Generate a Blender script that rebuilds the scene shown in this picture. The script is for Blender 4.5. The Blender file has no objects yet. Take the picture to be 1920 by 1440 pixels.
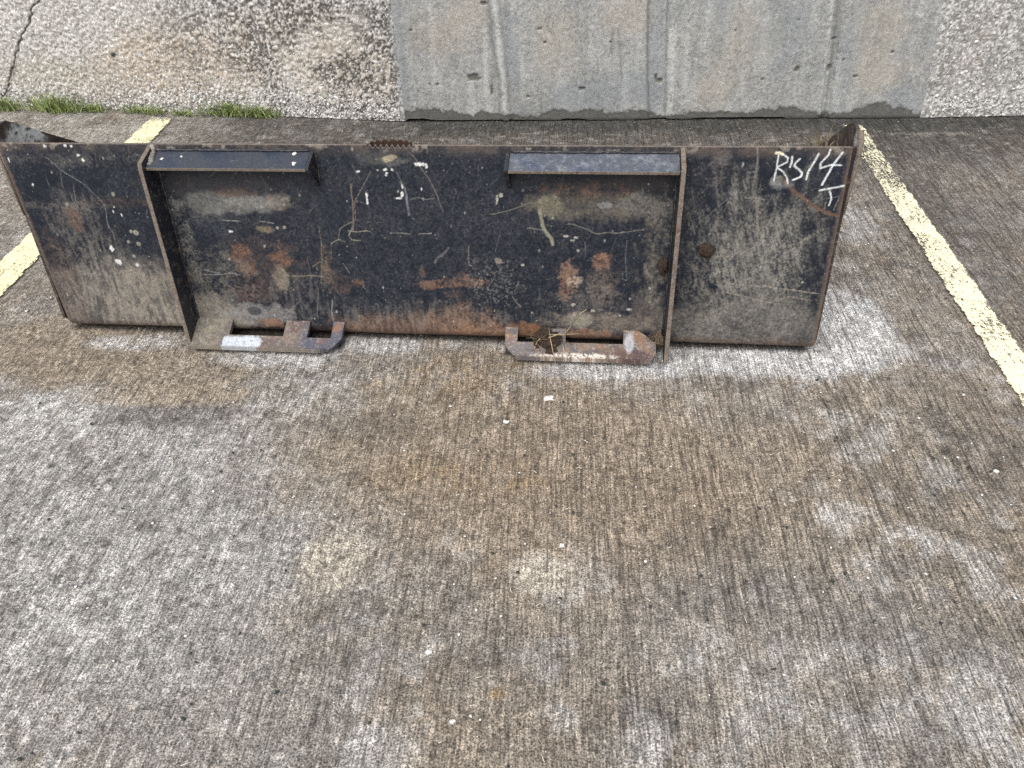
import bpy, bmesh, math, random
import numpy as np
from mathutils import Matrix, Vector

# ------------------------------------------------------------------ camera, sky, sun, exposure
scene = bpy.context.scene
COL = scene.collection
PITCH, YAW, ROLL, CAM_H = math.radians(40.858), math.radians(-5.138), math.radians(-3.079), 1.15
fw = Vector((math.sin(YAW)*math.cos(PITCH), math.cos(YAW)*math.cos(PITCH), -math.sin(PITCH)))
rt0 = Vector((math.cos(YAW), -math.sin(YAW), 0)); up0 = rt0.cross(fw)
rt = rt0*math.cos(ROLL) + up0*math.sin(ROLL); upv = up0*math.cos(ROLL) - rt0*math.sin(ROLL)
cd = bpy.data.cameras.new('camera'); cam = bpy.data.objects.new('camera', cd); COL.objects.link(cam)
cd.sensor_width = 36.0; cd.sensor_fit = 'HORIZONTAL'; cd.lens = 36.0*1443/1920
cd.clip_start = 0.05; cd.clip_end = 500
M = Matrix((rt, upv, -fw)).transposed().to_4x4(); M.translation = (0, 0, CAM_H); cam.matrix_world = M
scene.camera = cam

SUN_EL, SUN_AZ = math.radians(58), math.radians(200)     # compass azimuth: behind the camera, a little to the left
world = bpy.data.worlds.new('World'); scene.world = world; world.use_nodes = True
wn = world.node_tree.nodes; wl = world.node_tree.links; wn.clear()
sky = wn.new('ShaderNodeTexSky'); sky.sky_type = 'NISHITA'; sky.sun_disc = False
sky.sun_elevation = SUN_EL; sky.sun_rotation = SUN_AZ; sky.air_density = 1.0; sky.dust_density = 4.0; sky.ozone_density = 1.0
hs = wn.new('ShaderNodeHueSaturation'); hs.inputs['Saturation'].default_value = 0.25   # overcast: nearly colourless sky
bg = wn.new('ShaderNodeBackground'); bg.inputs['Strength'].default_value = 0.15
wo = wn.new('ShaderNodeOutputWorld')
wl.new(sky.outputs[0], hs.inputs['Color']); wl.new(hs.outputs[0], bg.inputs['Color']); wl.new(bg.outputs[0], wo.inputs['Surface'])
sd = bpy.data.lights.new('sun', 'SUN'); sd.energy = 1.0; sd.angle = math.radians(60); sd.color = (1, 0.97, 0.93)
sun = bpy.data.objects.new('sun', sd); COL.objects.link(sun)
sdir = Vector((math.sin(SUN_AZ)*math.cos(SUN_EL), math.cos(SUN_AZ)*math.cos(SUN_EL), math.sin(SUN_EL)))
sun.rotation_euler = sdir.to_track_quat('Z', 'Y').to_euler(); sun.location = sdir*20
scene.view_settings.view_transform = 'Standard'; scene.view_settings.look = 'None'
scene.view_settings.gamma = 1.0; scene.view_settings.exposure = 0.74; scene.view_settings.use_curve_mapping = False

cy_ = scene.cycles; cy_.use_denoising = False; cy_.max_bounces = 4; cy_.diffuse_bounces = 2; cy_.glossy_bounces = 2; cy_.transmission_bounces = 0; cy_.transparent_max_bounces = 4
scene.render.filter_size = 1.1

# ------------------------------------------------------------------ noise and painting in numpy
rng = np.random.default_rng(7); random.seed(7)
def _h(ix, iy, s):
    n = (ix.astype(np.int64)*374761393 + iy.astype(np.int64)*668265263 + s*974634541) & 0xffffffff
    n = ((n ^ (n >> 13))*1274126177) & 0xffffffff
    return ((n ^ (n >> 16)) & 0xffff).astype(np.float32)/65535.0
def vn(x, y, s=0):
    ix = np.floor(x); iy = np.floor(y); fx = (x-ix).astype(np.float32); fy = (y-iy).astype(np.float32)
    fx = fx*fx*(3-2*fx); fy = fy*fy*(3-2*fy)
    a = _h(ix, iy, s); b = _h(ix+1, iy, s); c = _h(ix, iy+1, s); d = _h(ix+1, iy+1, s)
    return (a*(1-fx)+b*fx)*(1-fy) + (c*(1-fx)+d*fx)*fy
def fbm(x, y, f, o=4, s=0, g=0.55):
    t = 0; a = 1; n = 0
    for k in range(o):
        c_, q_ = math.cos(.55+1.13*k), math.sin(.55+1.13*k)
        t = t + a*vn((x*c_-y*q_)*f+17.3*k, (x*q_+y*c_)*f-9.1*k, s+k*13); n += a; a *= g; f *= 2.03
    return t/n
def sfbm(x, y, f, o=4, s=0, g=0.55):
    t = 0; a = 1; n = 0                                             # stretched noise: octaves stay aligned
    for k in range(o):
        t = t + a*vn(x*f+17.3*k, y*f-9.1*k, s+k*13); n += a; a *= g; f *= 2.03
    return t/n
def ss(a, b, x):
    t = np.clip((x-a)/(b-a), 0, 1); return t*t*(3-2*t)
class Paint:
    """colour (rgb, linear) and roughness for every vertex of a sheet, laid down in layers of paint, rust, dust and chalk"""
    def __init__(self, x, y, base, rough):
        self.x = x.astype(np.float32); self.y = y.astype(np.float32); n = x.size
        self.c = np.tile(np.array(base, np.float32), (n, 1)); self.r = np.full(n, rough, np.float32)
        self.h = np.zeros(n, np.float32)
    def lay(self, m, col, rough=None, h=0):
        m = np.clip(m, 0, 1).astype(np.float32)
        self.c += (np.array(col, np.float32)-self.c)*m[:, None]
        if rough is not None: self.r += (rough-self.r)*m
        if h: self.h += h*m
    def blob(self, e, soft=0.5, amp=0.5, f=120, s=3, rot=0, o=4):
        cx, cy, rx, ry = e; dx = self.x-cx; dy = self.y-cy
        if rot:
            c, q = math.cos(rot), math.sin(rot); dx, dy = dx*c+dy*q, -dx*q+dy*c
        out = np.zeros(self.x.size, np.float32)
        k = np.where((np.abs(dx) < rx*2.6) & (np.abs(dy) < ry*2.6))[0] if not rot else np.arange(self.x.size)
        if k.size == 0: return out
        d = np.sqrt((dx[k]/rx)**2+(dy[k]/ry)**2)
        nz = fbm(self.x[k], self.y[k], f, o, s, .66)-0.5
        out[k] = ss(-soft/2, soft/2, 1-d+nz*2*amp); return out
    def line(self, pts, w, br=0.0, f=300, s=5, wob=0.0, soft=False):
        out = np.zeros(self.x.size, np.float32)
        P = np.array(pts, np.float32)
        k = np.where((self.x > P[:, 0].min()-w*3) & (self.x < P[:, 0].max()+w*3) & (self.y > P[:, 1].min()-w*3) & (self.y < P[:, 1].max()+w*3))[0]
        if k.size == 0: return out
        x = self.x[k]; y = self.y[k]
        if wob:
            x = x+(vn(x*40, y*40, 91)-.5)*wob; y = y+(vn(x*40, y*40, 92)-.5)*wob
        best = np.full(k.size, 9.0, np.float32)
        for (ax, ay), (bx, by) in zip(P[:-1], P[1:]):
            L = (bx-ax)**2+(by-ay)**2+1e-12; t = np.clip(((x-ax)*(bx-ax)+(y-ay)*(by-ay))/L, 0, 1)
            best = np.minimum(best, np.hypot(x-ax-t*(bx-ax), y-ay-t*(by-ay)))
        m = np.exp(-(best/(w*.6))**2) if soft else 1-ss(w*0.30, w*0.62, best)
        if br:
            m = m*ss(br-0.22, br+0.22, fbm(x, y, f, 3, s)+0.12)
        out[k] = m; return out

# ------------------------------------------------------------------ mesh helpers
def tag(o, label=None, cat=None, group=None, kind=None):
    if label: o['label'] = label
    if cat: o['category'] = cat
    if group: o['group'] = group
    if kind: o['kind'] = kind
    return o
def empty(name, loc=(0, 0, 0), rz=0):
    o = bpy.data.objects.new(name, None); COL.objects.link(o); o.location = loc; o.rotation_euler = (0, 0, rz); o.empty_display_size = 0.05
    return o
def link(name, me, mat, parent=None):
    o = bpy.data.objects.new(name, me); COL.objects.link(o)
    if mat: me.materials.append(mat)
    if parent: o.parent = parent
    return o
def np_mesh(name, verts, faces, smooth=True, col=None):
    """verts (n,3); faces (m,k) of one size k"""
    verts = np.asarray(verts, np.float32); faces = np.asarray(faces, np.int32)
    me = bpy.data.meshes.new(name); me.vertices.add(len(verts)); me.vertices.foreach_set('co', verts.ravel())
    m, k = faces.shape
    me.loops.add(m*k); me.loops.foreach_set('vertex_index', faces.ravel())
    me.polygons.add(m); me.polygons.foreach_set('loop_start', np.arange(0, m*k, k, dtype=np.int32))
    try: me.polygons.foreach_set('loop_total', np.full(m, k, np.int32))
    except Exception: pass
    me.polygons.foreach_set('use_smooth', np.full(m, smooth, bool))
    if col is not None:
        a = me.attributes.new('Col', 'FLOAT_COLOR', 'POINT'); a.data.foreach_set('color', np.asarray(col, np.float32).ravel())
    me.update(calc_edges=True); me.validate(); return me
def grid_faces(nr, nc, mask=None):
    i = np.arange(nr*nc).reshape(nr, nc)
    f = np.stack([i[:-1, :-1], i[:-1, 1:], i[1:, 1:], i[1:, :-1]], -1)
    if mask is not None: return f[mask]
    return f.reshape(-1, 4)
def rgba(p): return np.concatenate([np.clip(p.c, 0, 1), np.clip(p.r, 0, 1)[:, None]], 1)
def prism(name, pts, t, axis_fn, mat, parent, bevel=0.0, smooth=False):
    """polygon pts (a,b) extruded by t; axis_fn(a,b,c) -> xyz"""
    bm = bmesh.new()
    v0 = [bm.verts.new(axis_fn(a, b, 0)) for a, b in pts]; v1 = [bm.verts.new(axis_fn(a, b, t)) for a, b in pts]
    bm.faces.new(v0); bm.faces.new(v1[::-1]); n = len(pts)
    for i in range(n): bm.faces.new((v0[i], v1[i], v1[(i+1) % n], v0[(i+1) % n]))
    bmesh.ops.recalc_face_normals(bm, faces=bm.faces)
    if bevel: bmesh.ops.bevel(bm, geom=list(bm.edges), offset=bevel, segments=2, affect='EDGES', profile=0.5)
    me = bpy.data.meshes.new(name); bm.to_mesh(me); bm.free()
    return link(name, me, mat, parent)
def tube(bm, pts, r0, r1=None, n=5):
    r1 = r0 if r1 is None else r1; rings = []
    pts = [Vector(p) for p in pts]; m = len(pts)
    for i, p in enumerate(pts):
        d = (pts[min(i+1, m-1)]-pts[max(i-1, 0)]).normalized(); a = d.orthogonal().normalized(); b = d.cross(a)
        r = r0+(r1-r0)*i/max(1, m-1)
        rings.append([bm.verts.new(p+(a*math.cos(6.2832*k/n)+b*math.sin(6.2832*k/n))*r) for k in range(n)])
    for A, B in zip(rings[:-1], rings[1:]):
        for k in range(n): bm.faces.new((A[k], A[(k+1) % n], B[(k+1) % n], B[k])).smooth = True
    bm.faces.new(rings[0][::-1]); bm.faces.new(rings[-1])
def bm_obj(name, bm, mat, parent=None):
    me = bpy.data.meshes.new(name); bm.to_mesh(me); bm.free(); return link(name, me, mat, parent)

# ------------------------------------------------------------------ material helpers
class NT:
    def __init__(self, name):
        self.m = bpy.data.materials.new(name); self.m.use_nodes = True; self.t = self.m.node_tree; self.t.nodes.clear()
        self.out = self.n('ShaderNodeOutputMaterial'); self.b = self.n('ShaderNodeBsdfPrincipled')
        self.l(self.b.outputs[0], self.out.inputs['Surface'])
    def n(self, k, **kw):
        o = self.t.nodes.new(k)
        for a, v in kw.items(): setattr(o, a, v)
        return o
    def l(self, a, b): self.t.links.new(a, b)
    def val(self, sock, v):
        if hasattr(v, 'is_linked') or isinstance(v, bpy.types.NodeSocket): self.l(v, sock)
        else: sock.default_value = v
    def math(self, op, a, b=0.5, c=None, clamp=False):
        o = self.n('ShaderNodeMath', operation=op, use_clamp=clamp); self.val(o.inputs[0], a); self.val(o.inputs[1], b)
        if c is not None: self.val(o.inputs[2], c)
        return o.outputs[0]
    def coord(self, scale=(1, 1, 1), kind='Object'):
        tc = self.n('ShaderNodeTexCoord'); mp = self.n('ShaderNodeMapping'); mp.inputs['Scale'].default_value = scale
        self.l(tc.outputs[kind], mp.inputs[0]); return mp.outputs[0]
    def noise(self, vec, scale, detail=3, rough=0.6, dist=0.0):
        o = self.n('ShaderNodeTexNoise'); self.l(vec, o.inputs['Vector']); o.inputs['Scale'].default_value = scale
        o.inputs['Detail'].default_value = detail; o.inputs['Roughness'].default_value = rough; o.inputs['Distortion'].default_value = dist
        return o.outputs['Fac']
    def vor(self, vec, scale, feat='F1', out='Distance', rnd=1.0):
        o = self.n('ShaderNodeTexVoronoi', feature=feat); self.l(vec, o.inputs['Vector']); o.inputs['Scale'].default_value = scale
        o.inputs['Randomness'].default_value = rnd; return o.outputs[out]
    def rng(self, v, a, b, c=0.0, d=1.0, smooth=True):
        o = self.n('ShaderNodeMapRange', interpolation_type='SMOOTHSTEP' if smooth else 'LINEAR'); self.val(o.inputs[0], v)
        for i, q in enumerate((a, b, c, d)): o.inputs[1+i].default_value = q
        return o.outputs[0]
    def mix(self, f, a, b, mode='MIX'):
        o = self.n('ShaderNodeMix', data_type='RGBA', blend_type=mode); self.val(o.inputs[0], f)
        for s, v in ((o.inputs[6], a), (o.inputs[7], b)):
            if isinstance(v, tuple): s.default_value = v if len(v) == 4 else (*v, 1)
            else: self.l(v, s)
        return o.outputs[2]
    def scale(self, col, f):
        o = self.n('ShaderNodeVectorMath', operation='SCALE'); self.l(col, o.inputs[0]); self.val(o.inputs['Scale'], f); return o.outputs[0]
    def attr(self, name='Col'):
        o = self.n('ShaderNodeAttribute', attribute_name=name); return o.outputs['Color'], o.outputs['Alpha']
    def bump(self, hgt, dist, strength=1.0, prev=None):
        o = self.n('ShaderNodeBump'); self.l(hgt, o.inputs['Height']); o.inputs['Distance'].default_value = dist; o.inputs['Strength'].default_value = strength
        if prev is not None: self.l(prev, o.inputs['Normal'])
        return o.outputs[0]
    def fin(self, col=None, rough=None, nrm=None, metal=None, spec=None):
        b = self.b
        if col is not None:
            if isinstance(col, tuple): b.inputs['Base Color'].default_value = (*col, 1) if len(col) == 3 else col
            else: self.l(col, b.inputs['Base Color'])
        if rough is not None: self.val(b.inputs['Roughness'], rough)
        if nrm is not None: self.l(nrm, b.inputs['Normal'])
        if metal is not None: self.val(b.inputs['Metallic'], metal)
        if spec is not None: self.val(b.inputs['Specular IOR Level'], spec)
        return self.m

def mat_ground():
    k = NT('weathered_broomed_concrete'); col, al = k.attr(); v = k.coord()
    warp = k.n('ShaderNodeTexNoise'); k.l(v, warp.inputs['Vector']); warp.inputs['Scale'].default_value = 9; warp.inputs['Detail'].default_value = 2
    sub = k.n('ShaderNodeVectorMath', operation='SUBTRACT'); k.l(warp.outputs['Color'], sub.inputs[0]); sub.inputs[1].default_value = (.5, .5, .5)
    wv = k.n('ShaderNodeVectorMath', operation='MULTIPLY_ADD'); k.l(sub.outputs[0], wv.inputs[0]); wv.inputs[1].default_value = (.012, .012, 0); k.l(v, wv.inputs[2])
    # broom strokes run away from the camera, towards the wall
    mp = k.n('ShaderNodeMapping'); mp.inputs['Scale'].default_value = (95, 3.2, 1); k.l(wv.outputs[0], mp.inputs[0])
    st = k.noise(mp.outputs[0], 1.0, 4, 0.65)
    mp2 = k.n('ShaderNodeMapping'); mp2.inputs['Scale'].default_value = (230, 16, 1); k.l(wv.outputs[0], mp2.inputs[0])
    st2 = k.noise(mp2.outputs[0], 1.0, 3, 0.6)
    grain = k.noise(v, 300, 2, 0.6); grain2 = k.noise(v, 95, 4, 0.72); blot = k.noise(v, 26, 5, 0.68)
    wear = k.math('SUBTRACT', 1.0, al, clamp=True)
    dark = k.rng(st, 0.36, 0.47, 1.0, 0.0); dark = k.math('MULTIPLY', dark, al)
    mp3 = k.n('ShaderNodeMapping'); mp3.inputs['Scale'].default_value = (58, 2.0, 1); k.l(wv.outputs[0], mp3.inputs[0])
    sl = k.noise(mp3.outputs[0], 1.0, 2, 0.5); thin = k.rng(k.math('ABSOLUTE', k.math('SUBTRACT', sl, 0.5)), 0.008, 0.036, 1.0, 0.0)
    thin = k.math('MULTIPLY', thin, k.math('MULTIPLY', k.rng(blot, 0.34, 0.54), k.math('ADD', 0.35, k.math('MULTIPLY', al, 0.75))))
    vein_n = k.noise(wv.outputs[0], 62, 3, 0.62); vein = k.rng(k.math('ABSOLUTE', k.math('SUBTRACT', vein_n, 0.47)), 0.008, 0.040, 1.0, 0.0)
    vein = k.math('MULTIPLY', vein, k.math('MULTIPLY', k.rng(grain2, 0.42, 0.60), k.math('ADD', 0.18, k.math('MULTIPLY', wear, 0.8))))
    dark = k.math('MAXIMUM', dark, k.math('MAXIMUM', thin, vein))
    clump = k.noise(wv.outputs[0], 78, 4, 0.70); crev = k.math('MULTIPLY', k.rng(clump, 0.36, 0.52, 1.0, 0.0), wear)
    pale = k.math('MULTIPLY', k.rng(clump, 0.50, 0.66), k.math('ADD', 0.25, k.math('MULTIPLY', wear, 0.75)))
    pit = k.vor(v, 150); pitm = k.rng(pit, 0.08, 0.34, 1.0, 0.0); pitsel = k.rng(blot, 0.46, 0.62)
    pits = k.math('MULTIPLY', pitm, pitsel)
    f = k.rng(grain, 0.36, 0.66, 0.44, 1.64, False)
    f = k.math('MULTIPLY', f, k.rng(grain2, 0.34, 0.66, 0.60, 1.42, False))
    f = k.math('MULTIPLY', f, k.rng(blot, 0.33, 0.67, 0.72, 1.28, False))
    f = k.math('MULTIPLY', f, k.rng(st2, 0.36, 0.64, 0.66, 1.34, False))
    f = k.math('MULTIPLY', f, k.math('SUBTRACT', 1.0, k.math('MULTIPLY', dark, 0.54)))
    f = k.math('MULTIPLY', f, k.math('SUBTRACT', 1.0, k.math('MULTIPLY', crev, 0.46)))
    f = k.math('MULTIPLY', f, k.math('ADD', 1.0, k.math('MULTIPLY', pale, 0.30)))
    f = k.math('MULTIPLY', f, k.math('SUBTRACT', 1.0, k.math('MULTIPLY', pits, 0.45)))
    f = k.math('MINIMUM', f, 2.3)
    c = k.scale(col, f)
    # pale sand grains and chips of aggregate
    vo = k.n('ShaderNodeTexVoronoi'); k.l(v, vo.inputs['Vector']); vo.inputs['Scale'].default_value = 62
    sep = k.n('ShaderNodeSeparateColor'); k.l(vo.outputs['Color'], sep.inputs[0])
    fl = k.math('MULTIPLY', k.rng(vo.outputs['Distance'], 0.10, 0.19, 1.0, 0.0), k.math('GREATER_THAN', sep.outputs[0], 0.86))
    c = k.mix(k.math('MULTIPLY', fl, 0.75), c, (0.52, 0.49, 0.43))
    hgt = k.math('ADD', k.math('MULTIPLY', grain, 0.8), k.math('ADD', k.math('MULTIPLY', st, 0.8), k.math('MULTIPLY', grain2, 1.0)))
    return k.fin(c, 0.92, k.bump(hgt, 0.0045, 0.9), spec=0.25)

def mat_painted(name, fine=420, amp=0.35, bump=0.0006, spec=0.5):
    """colour and gloss laid on the vertices, fine grain and relief from noise"""
    k = NT(name); col, al = k.attr(); v = k.coord()
    g = k.noise(v, fine, 3, 0.65); g2 = k.noise(v, fine*0.28, 4, 0.65)
    f = k.math('MULTIPLY', k.rng(g, .3, .7, 1-amp, 1+amp, False), k.rng(g2, .3, .7, 1-amp*.7, 1+amp*.7, False))
    h = k.math('ADD', g, g2)
    return k.fin(k.scale(col, f), al, k.bump(h, bump, 0.8), spec=spec)

def mat_steel(name, paint=(0.012, 0.014, 0.020), rust=(0.13, 0.07, 0.042), dust=(0.17, 0.145, 0.12), wr=0.35, wd=0.3, rough=0.42, seed=0.0, white=0.0, sc=1.0):
    """black painted steel: rust where it has worn, dust, a few bright specks"""
    k = NT(name); tc = k.n('ShaderNodeTexCoord'); mp = k.n('ShaderNodeMapping'); mp.inputs['Location'].default_value = (seed, seed*1.7, seed*.3)
    k.l(tc.outputs['Object'], mp.inputs[0]); v = mp.outputs[0]
    n1 = k.noise(v, 28*sc, 6, 0.68); n2 = k.noise(v, 75*sc, 5, 0.7); n3 = k.noise(v, 300, 3, 0.65)
    mr = k.rng(n1, 1-wr-0.16, 1-wr+0.06); md = k.rng(n2, 1-wd-0.2, 1-wd+0.10)
    c = k.mix(mr, paint, k.mix(n2, rust, tuple(q*.45 for q in rust)))
    c = k.mix(k.math('MULTIPLY', md, 0.85), c, dust)
    if white:
        w = k.rng(k.noise(v, 120, 4, 0.7), 1-white-.30, 1-white-.22); c = k.mix(k.math('MULTIPLY', w, .8), c, (0.42, 0.44, 0.46))
    c = k.scale(c, k.rng(n3, .3, .7, .65, 1.35, False))
    r = k.math('ADD', rough, k.math('MULTIPLY', k.math('MAXIMUM', mr, md), 0.45), clamp=True)
    return k.fin(c, r, k.bump(k.math('ADD', n3, k.math('MULTIPLY', n2, 1.5)), 0.0012, 0.7))

def mat_plain(name, c0, c1, scale=60, rough=0.9, bump=0.002):
    k = NT(name); v = k.coord(); n = k.noise(v, scale, 5, 0.68); n2 = k.noise(v, scale*4, 3, 0.6)
    c = k.scale(k.mix(k.rng(n, .3, .7), c0, c1), k.rng(n2, .3, .7, .7, 1.3, False))
    return k.fin(c, rough, k.bump(n2, bump, 0.7), spec=0.3)

M_GROUND = mat_ground()
M_WALL = mat_painted('weathered_wall_concrete', 300, 0.34, 0.0022, 0.25)
M_SMOOTH = mat_painted('smooth_wall_concrete', 300, 0.26, 0.0022, 0.25)
M_PLATE = mat_painted('worn_black_paint', 480, 0.42, 0.0008, 0.30)
M_TAB = mat_painted('worn_lip_steel', 420, 0.28, 0.0012, 0.5)
M_SIDE = mat_painted('rusty_side_steel', 380, 0.30, 0.0012, 0.4)

# ------------------------------------------------------------------ ground: one sheet, dense where it is near
def axis(d0, d1, step, far):
    a = np.arange(d0, d1+1e-6, step); ext = []; s = step; x = d1
    while x < far: s *= 1.5; x += s; ext.append(x)
    e2 = []; s = step; x = d0
    while x > -far: s *= 1.5; x -= s; e2.append(x)
    return np.array(e2[::-1]+list(a)+ext)
gx = axis(-2.9, 2.2, 0.009, 150); gy = axis(0.1, 3.25, 0.009, 150)
X, Y = np.meshgrid(gx, gy); x = X.ravel(); y = Y.ravel()
p = Paint(x, y, (0.232, 0.198, 0.160), 0.5)      # alpha carries how deep the broom strokes read
BR, GREY, PALE, DARK, ORANGE = (0.235, 0.193, 0.148), (0.252, 0.238, 0.220), (0.42, 0.408, 0.39), (0.098, 0.089, 0.080), (0.255, 0.185, 0.110)
big = fbm(x, y, 1.6, 4, 11); med = fbm(x, y, 7, 4, 21); sm = fbm(x, y, 24, 4, 31)
p.lay(0.45*ss(.46, .62, big), GREY); p.lay(0.5*ss(.50, .70, med), BR); p.lay(0.40*ss(.53, .70, sm), DARK)
p.lay(0.45*ss(.54, .72, fbm(x, y, 17, 5, 41)), PALE)
def gb(e, col, a, soft=.7, amp=.45, f=9, s=3, m=None):
    k = p.blob(e, soft, amp, f, s); k = k*a
    if m is not None: k = k*m
    p.lay(k, col)
tex = ss(.38, .60, fbm(x, y, 34, 4, 51, .7))
# lower left: greyer and paler, lichen mottled
gb((-0.9266,0.8804,0.5389,0.3812), GREY, .9, 1.0, .35, 3, 4); gb((-0.9045,0.9469,0.4506,0.3287), PALE, .55, .9, .5, 6, 5, tex)
gb((-0.8485,0.5623,0.3044,0.1796), PALE, .45, .9, .5, 6, 6, tex); gb((-0.521,0.5304,0.2158,0.1286), GREY, .6, .9, .5, 6, 7)
gb((-1.1906,1.2322,0.1892,0.1068), PALE, .75, .8, .4, 8, 8, tex); gb((-0.9073,1.2806,0.2142,0.0391), (0.30, 0.245, 0.185), .75, .6, .4, 18, 9)
gb((-0.8697,1.218,0.1836,0.0405), DARK, .55, .7, .5, 14, 10); gb((-1.2562,1.4588,0.2358,0.1387), BR, .9, .7, .4, 8, 11)
gb((-0.9326,1.3768,0.1971,0.0834), BR, .8, .7, .4, 8, 12); gb((-0.6573,1.2255,0.017,0.0216), DARK, .8, .6, .4, 40, 13)
gb((-0.8139,0.9022,0.0169,0.0167), DARK, .7, .8, .5, 40, 14)
# centre: brown, rust tinted
gb((-0.0625,1.091,0.5155,0.251), (0.232, 0.186, 0.138), .85, .9, .35, 3, 15); gb((-0.2198,1.3518,0.2345,0.0743), ORANGE, .45, 1.0, .6, 12, 16, tex); gb((-0.1685,1.0451,0.1503,0.0426), ORANGE, .55, 1.0, .7, 14, 17, tex)
gb((-0.3226,1.057,0.0657,0.0578), ORANGE, .3, .9, .5, 9, 18); gb((-0.4128,1.1807,0.1283,0.0494), DARK, .35, .9, .5, 9, 19)
gb((-0.0437,0.8152,0.0549,0.0441), (0.37, 0.328, 0.272), .95, .6, .14, 24, 20); gb((-0.4239,0.8286,0.0551,0.0671), (0.37, 0.328, 0.270), .9, .6, .16, 20, 21)
gb((-0.1546,0.6777,0.2893,0.0834), DARK, .18, .9, .6, 6, 22); gb((-0.2781,0.483,0.0553,0.0526), PALE, .5, .9, .5, 9, 23); gb((-0.1039,0.5873,0.0133,0.0086), ORANGE, .9, .7, .4, 40, 24)
# lower right: blotches of pale and near black
for i, e in enumerate([(0.3737,0.8115,0.0292,0.02), (0.6188,0.9034,0.0563,0.0373), (0.4875,0.9624,0.0255,0.0158), (0.5477,0.8215,0.0497,0.045), (0.6035,0.6111,0.1186,0.0786), (0.37,0.5617,0.0705,0.0368), (0.6185,0.5313,0.0825,0.0485), (0.2344,0.6612,0.0507,0.0368), (0.4777,0.6688,0.0581,0.033), (0.1511,0.4989,0.0691,0.0226)]):
    gb(e, PALE, .66, 1.1, .75, 26, 30+i, tex)
for i, e in enumerate([(0.2664,0.8952,0.0865,0.0708), (0.4474,0.7451,0.1043,0.0609), (0.158,0.5707,0.0965,0.0488), (0.5934,0.7196,0.1015,0.0503), (0.3123,0.7722,0.1073,0.0621), (0.4952,0.5423,0.0917,0.0405), (0.6961,0.6849,0.0658,0.0587), (0.203,0.7587,0.0628,0.061), (0.6757,1.0186,0.0793,0.0419)]):
    gb(e, DARK, .52, 1.1, .7, 22, 50+i, 1-tex*.7)
gb((0.4231,0.6489,0.3427,0.1839), GREY, .35, .9, .4, 5, 70)
# the washed pale halo along the bucket foot
for i, e in enumerate([(0.6937,1.57,0.1078,0.1345), (0.5227,1.4277,0.2052,0.0632), (0.2517,1.4186,0.245,0.0584), (0.0885,1.3729,0.1829,0.0304), (-0.6981,1.4289,0.1586,0.0425), (-0.4689,1.4716,0.1192,0.0384), (-1.0851,1.4811,0.1249,0.0331)]):
    gb(e, (0.45, 0.445, 0.435), .92 if i < 3 else .65, .5, .28, 12, 80+i, .45+.55*tex)
gb((0.7005,1.5481,0.098,0.1524), (0.46, 0.455, 0.445), .75, .55, .22, 14, 88); gb((0.4936,1.404,0.2274,0.0466), (0.46, 0.455, 0.445), .6, .6, .25, 14, 89)
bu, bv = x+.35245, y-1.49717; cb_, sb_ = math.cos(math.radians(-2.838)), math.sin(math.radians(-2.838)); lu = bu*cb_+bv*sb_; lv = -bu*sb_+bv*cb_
under_shade = ss(-.058, -.045, lv+.012*(fbm(x, y, 30, 3, 66)-.5))*ss(.30, .05, lv)*(((lu > -.50) & (lu < -.19)) | ((lu > .215) & (lu < .55)))  # shade beneath the slotted lips, painted dark into the ground colour
p.lay(under_shade*.92, (.022, .018, .015)); p.lay(ss(-.012, .004, lv+.008*(fbm(x, y, 30, 3, 67)-.5))*ss(.6, .5, lv)*(np.abs(lu) < .925)*.8, (.035, .029, .024))  # second layer paints the shade under the whole bucket footprint
# right side and the damp strip before the wall: dark with algae
right = ss(.80, 1.25, x+.25*(fbm(x, y, 4, 3, 61)-.5)); p.lay(right*.48*ss(1.2, 2.0, y), DARK)
gb((1.0483,2.3413,0.1134,0.3814), DARK, .55, .9, .4, 7, 90); gb((0.8555,2.0085,0.0591,0.1207), PALE, .35, .8, .5, 20, 91, tex); gb((0.8514,2.1025,0.0457,0.046), PALE, .5, .8, .5, 20, 92)
gb((1.0667,1.8617,0.1241,0.3345), DARK, .4, .9, .4, 6, 93); gb((0.8614,1.1655,0.1363,0.1697), DARK, .30, .9, .45, 6, 94)
back = ss(2.28, 2.62, y+.15*(fbm(x, y, 5, 3, 62)-.5))
p.lay(back*(.75-.55*ss(-1.15, -1.6, x)), (0.062, 0.058, 0.052)); p.lay(back*ss(-1.2, -1.9, x)*.8*ss(.35, .6, sfbm(x, y*.5, 20, 4, 63)), (0.30, 0.285, 0.255))
p.lay(back*.55*ss(.56, .74, sfbm(x*.45, y, 55, 4, 64)), (0.30, 0.28, 0.245))
p.lay(ss(2.66, 2.78, y+.12*x*.2+.1*(fbm(x, y, 8, 3, 65)-.5))*ss(-.75, -.5, x)*.75, (0.050, 0.050, 0.047))
# a long fine crack-like broom scar here and there, oil dots
for i in range(70):
    cx, cy = rng.uniform(-1.6, 1.3), rng.uniform(.35, 2.4); s_ = rng.uniform(.003, .008)
    gb((cx, cy, s_, s_*rng.uniform(.6, 1.6)), (0.035, 0.032, 0.03), .85, .6, .3, 90, 200+i)
p.r = np.clip(0.12+0.62*ss(-.75, .25, x+.35*(fbm(x, y, 3.2, 3, 71)-.5))+.35*(fbm(x, y, 6, 3, 72)-.5), 0, 1).astype(np.float32)
z = -0.004*fbm(x, y, 5, 3, 81)*((np.abs(x) < 3) & (y < 3.3) & (y > 0))
z = z - 0.0015
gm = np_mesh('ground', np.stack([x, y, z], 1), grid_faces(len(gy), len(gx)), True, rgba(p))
ground = link('ground', gm, M_GROUND); tag(ground, kind='structure')

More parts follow.
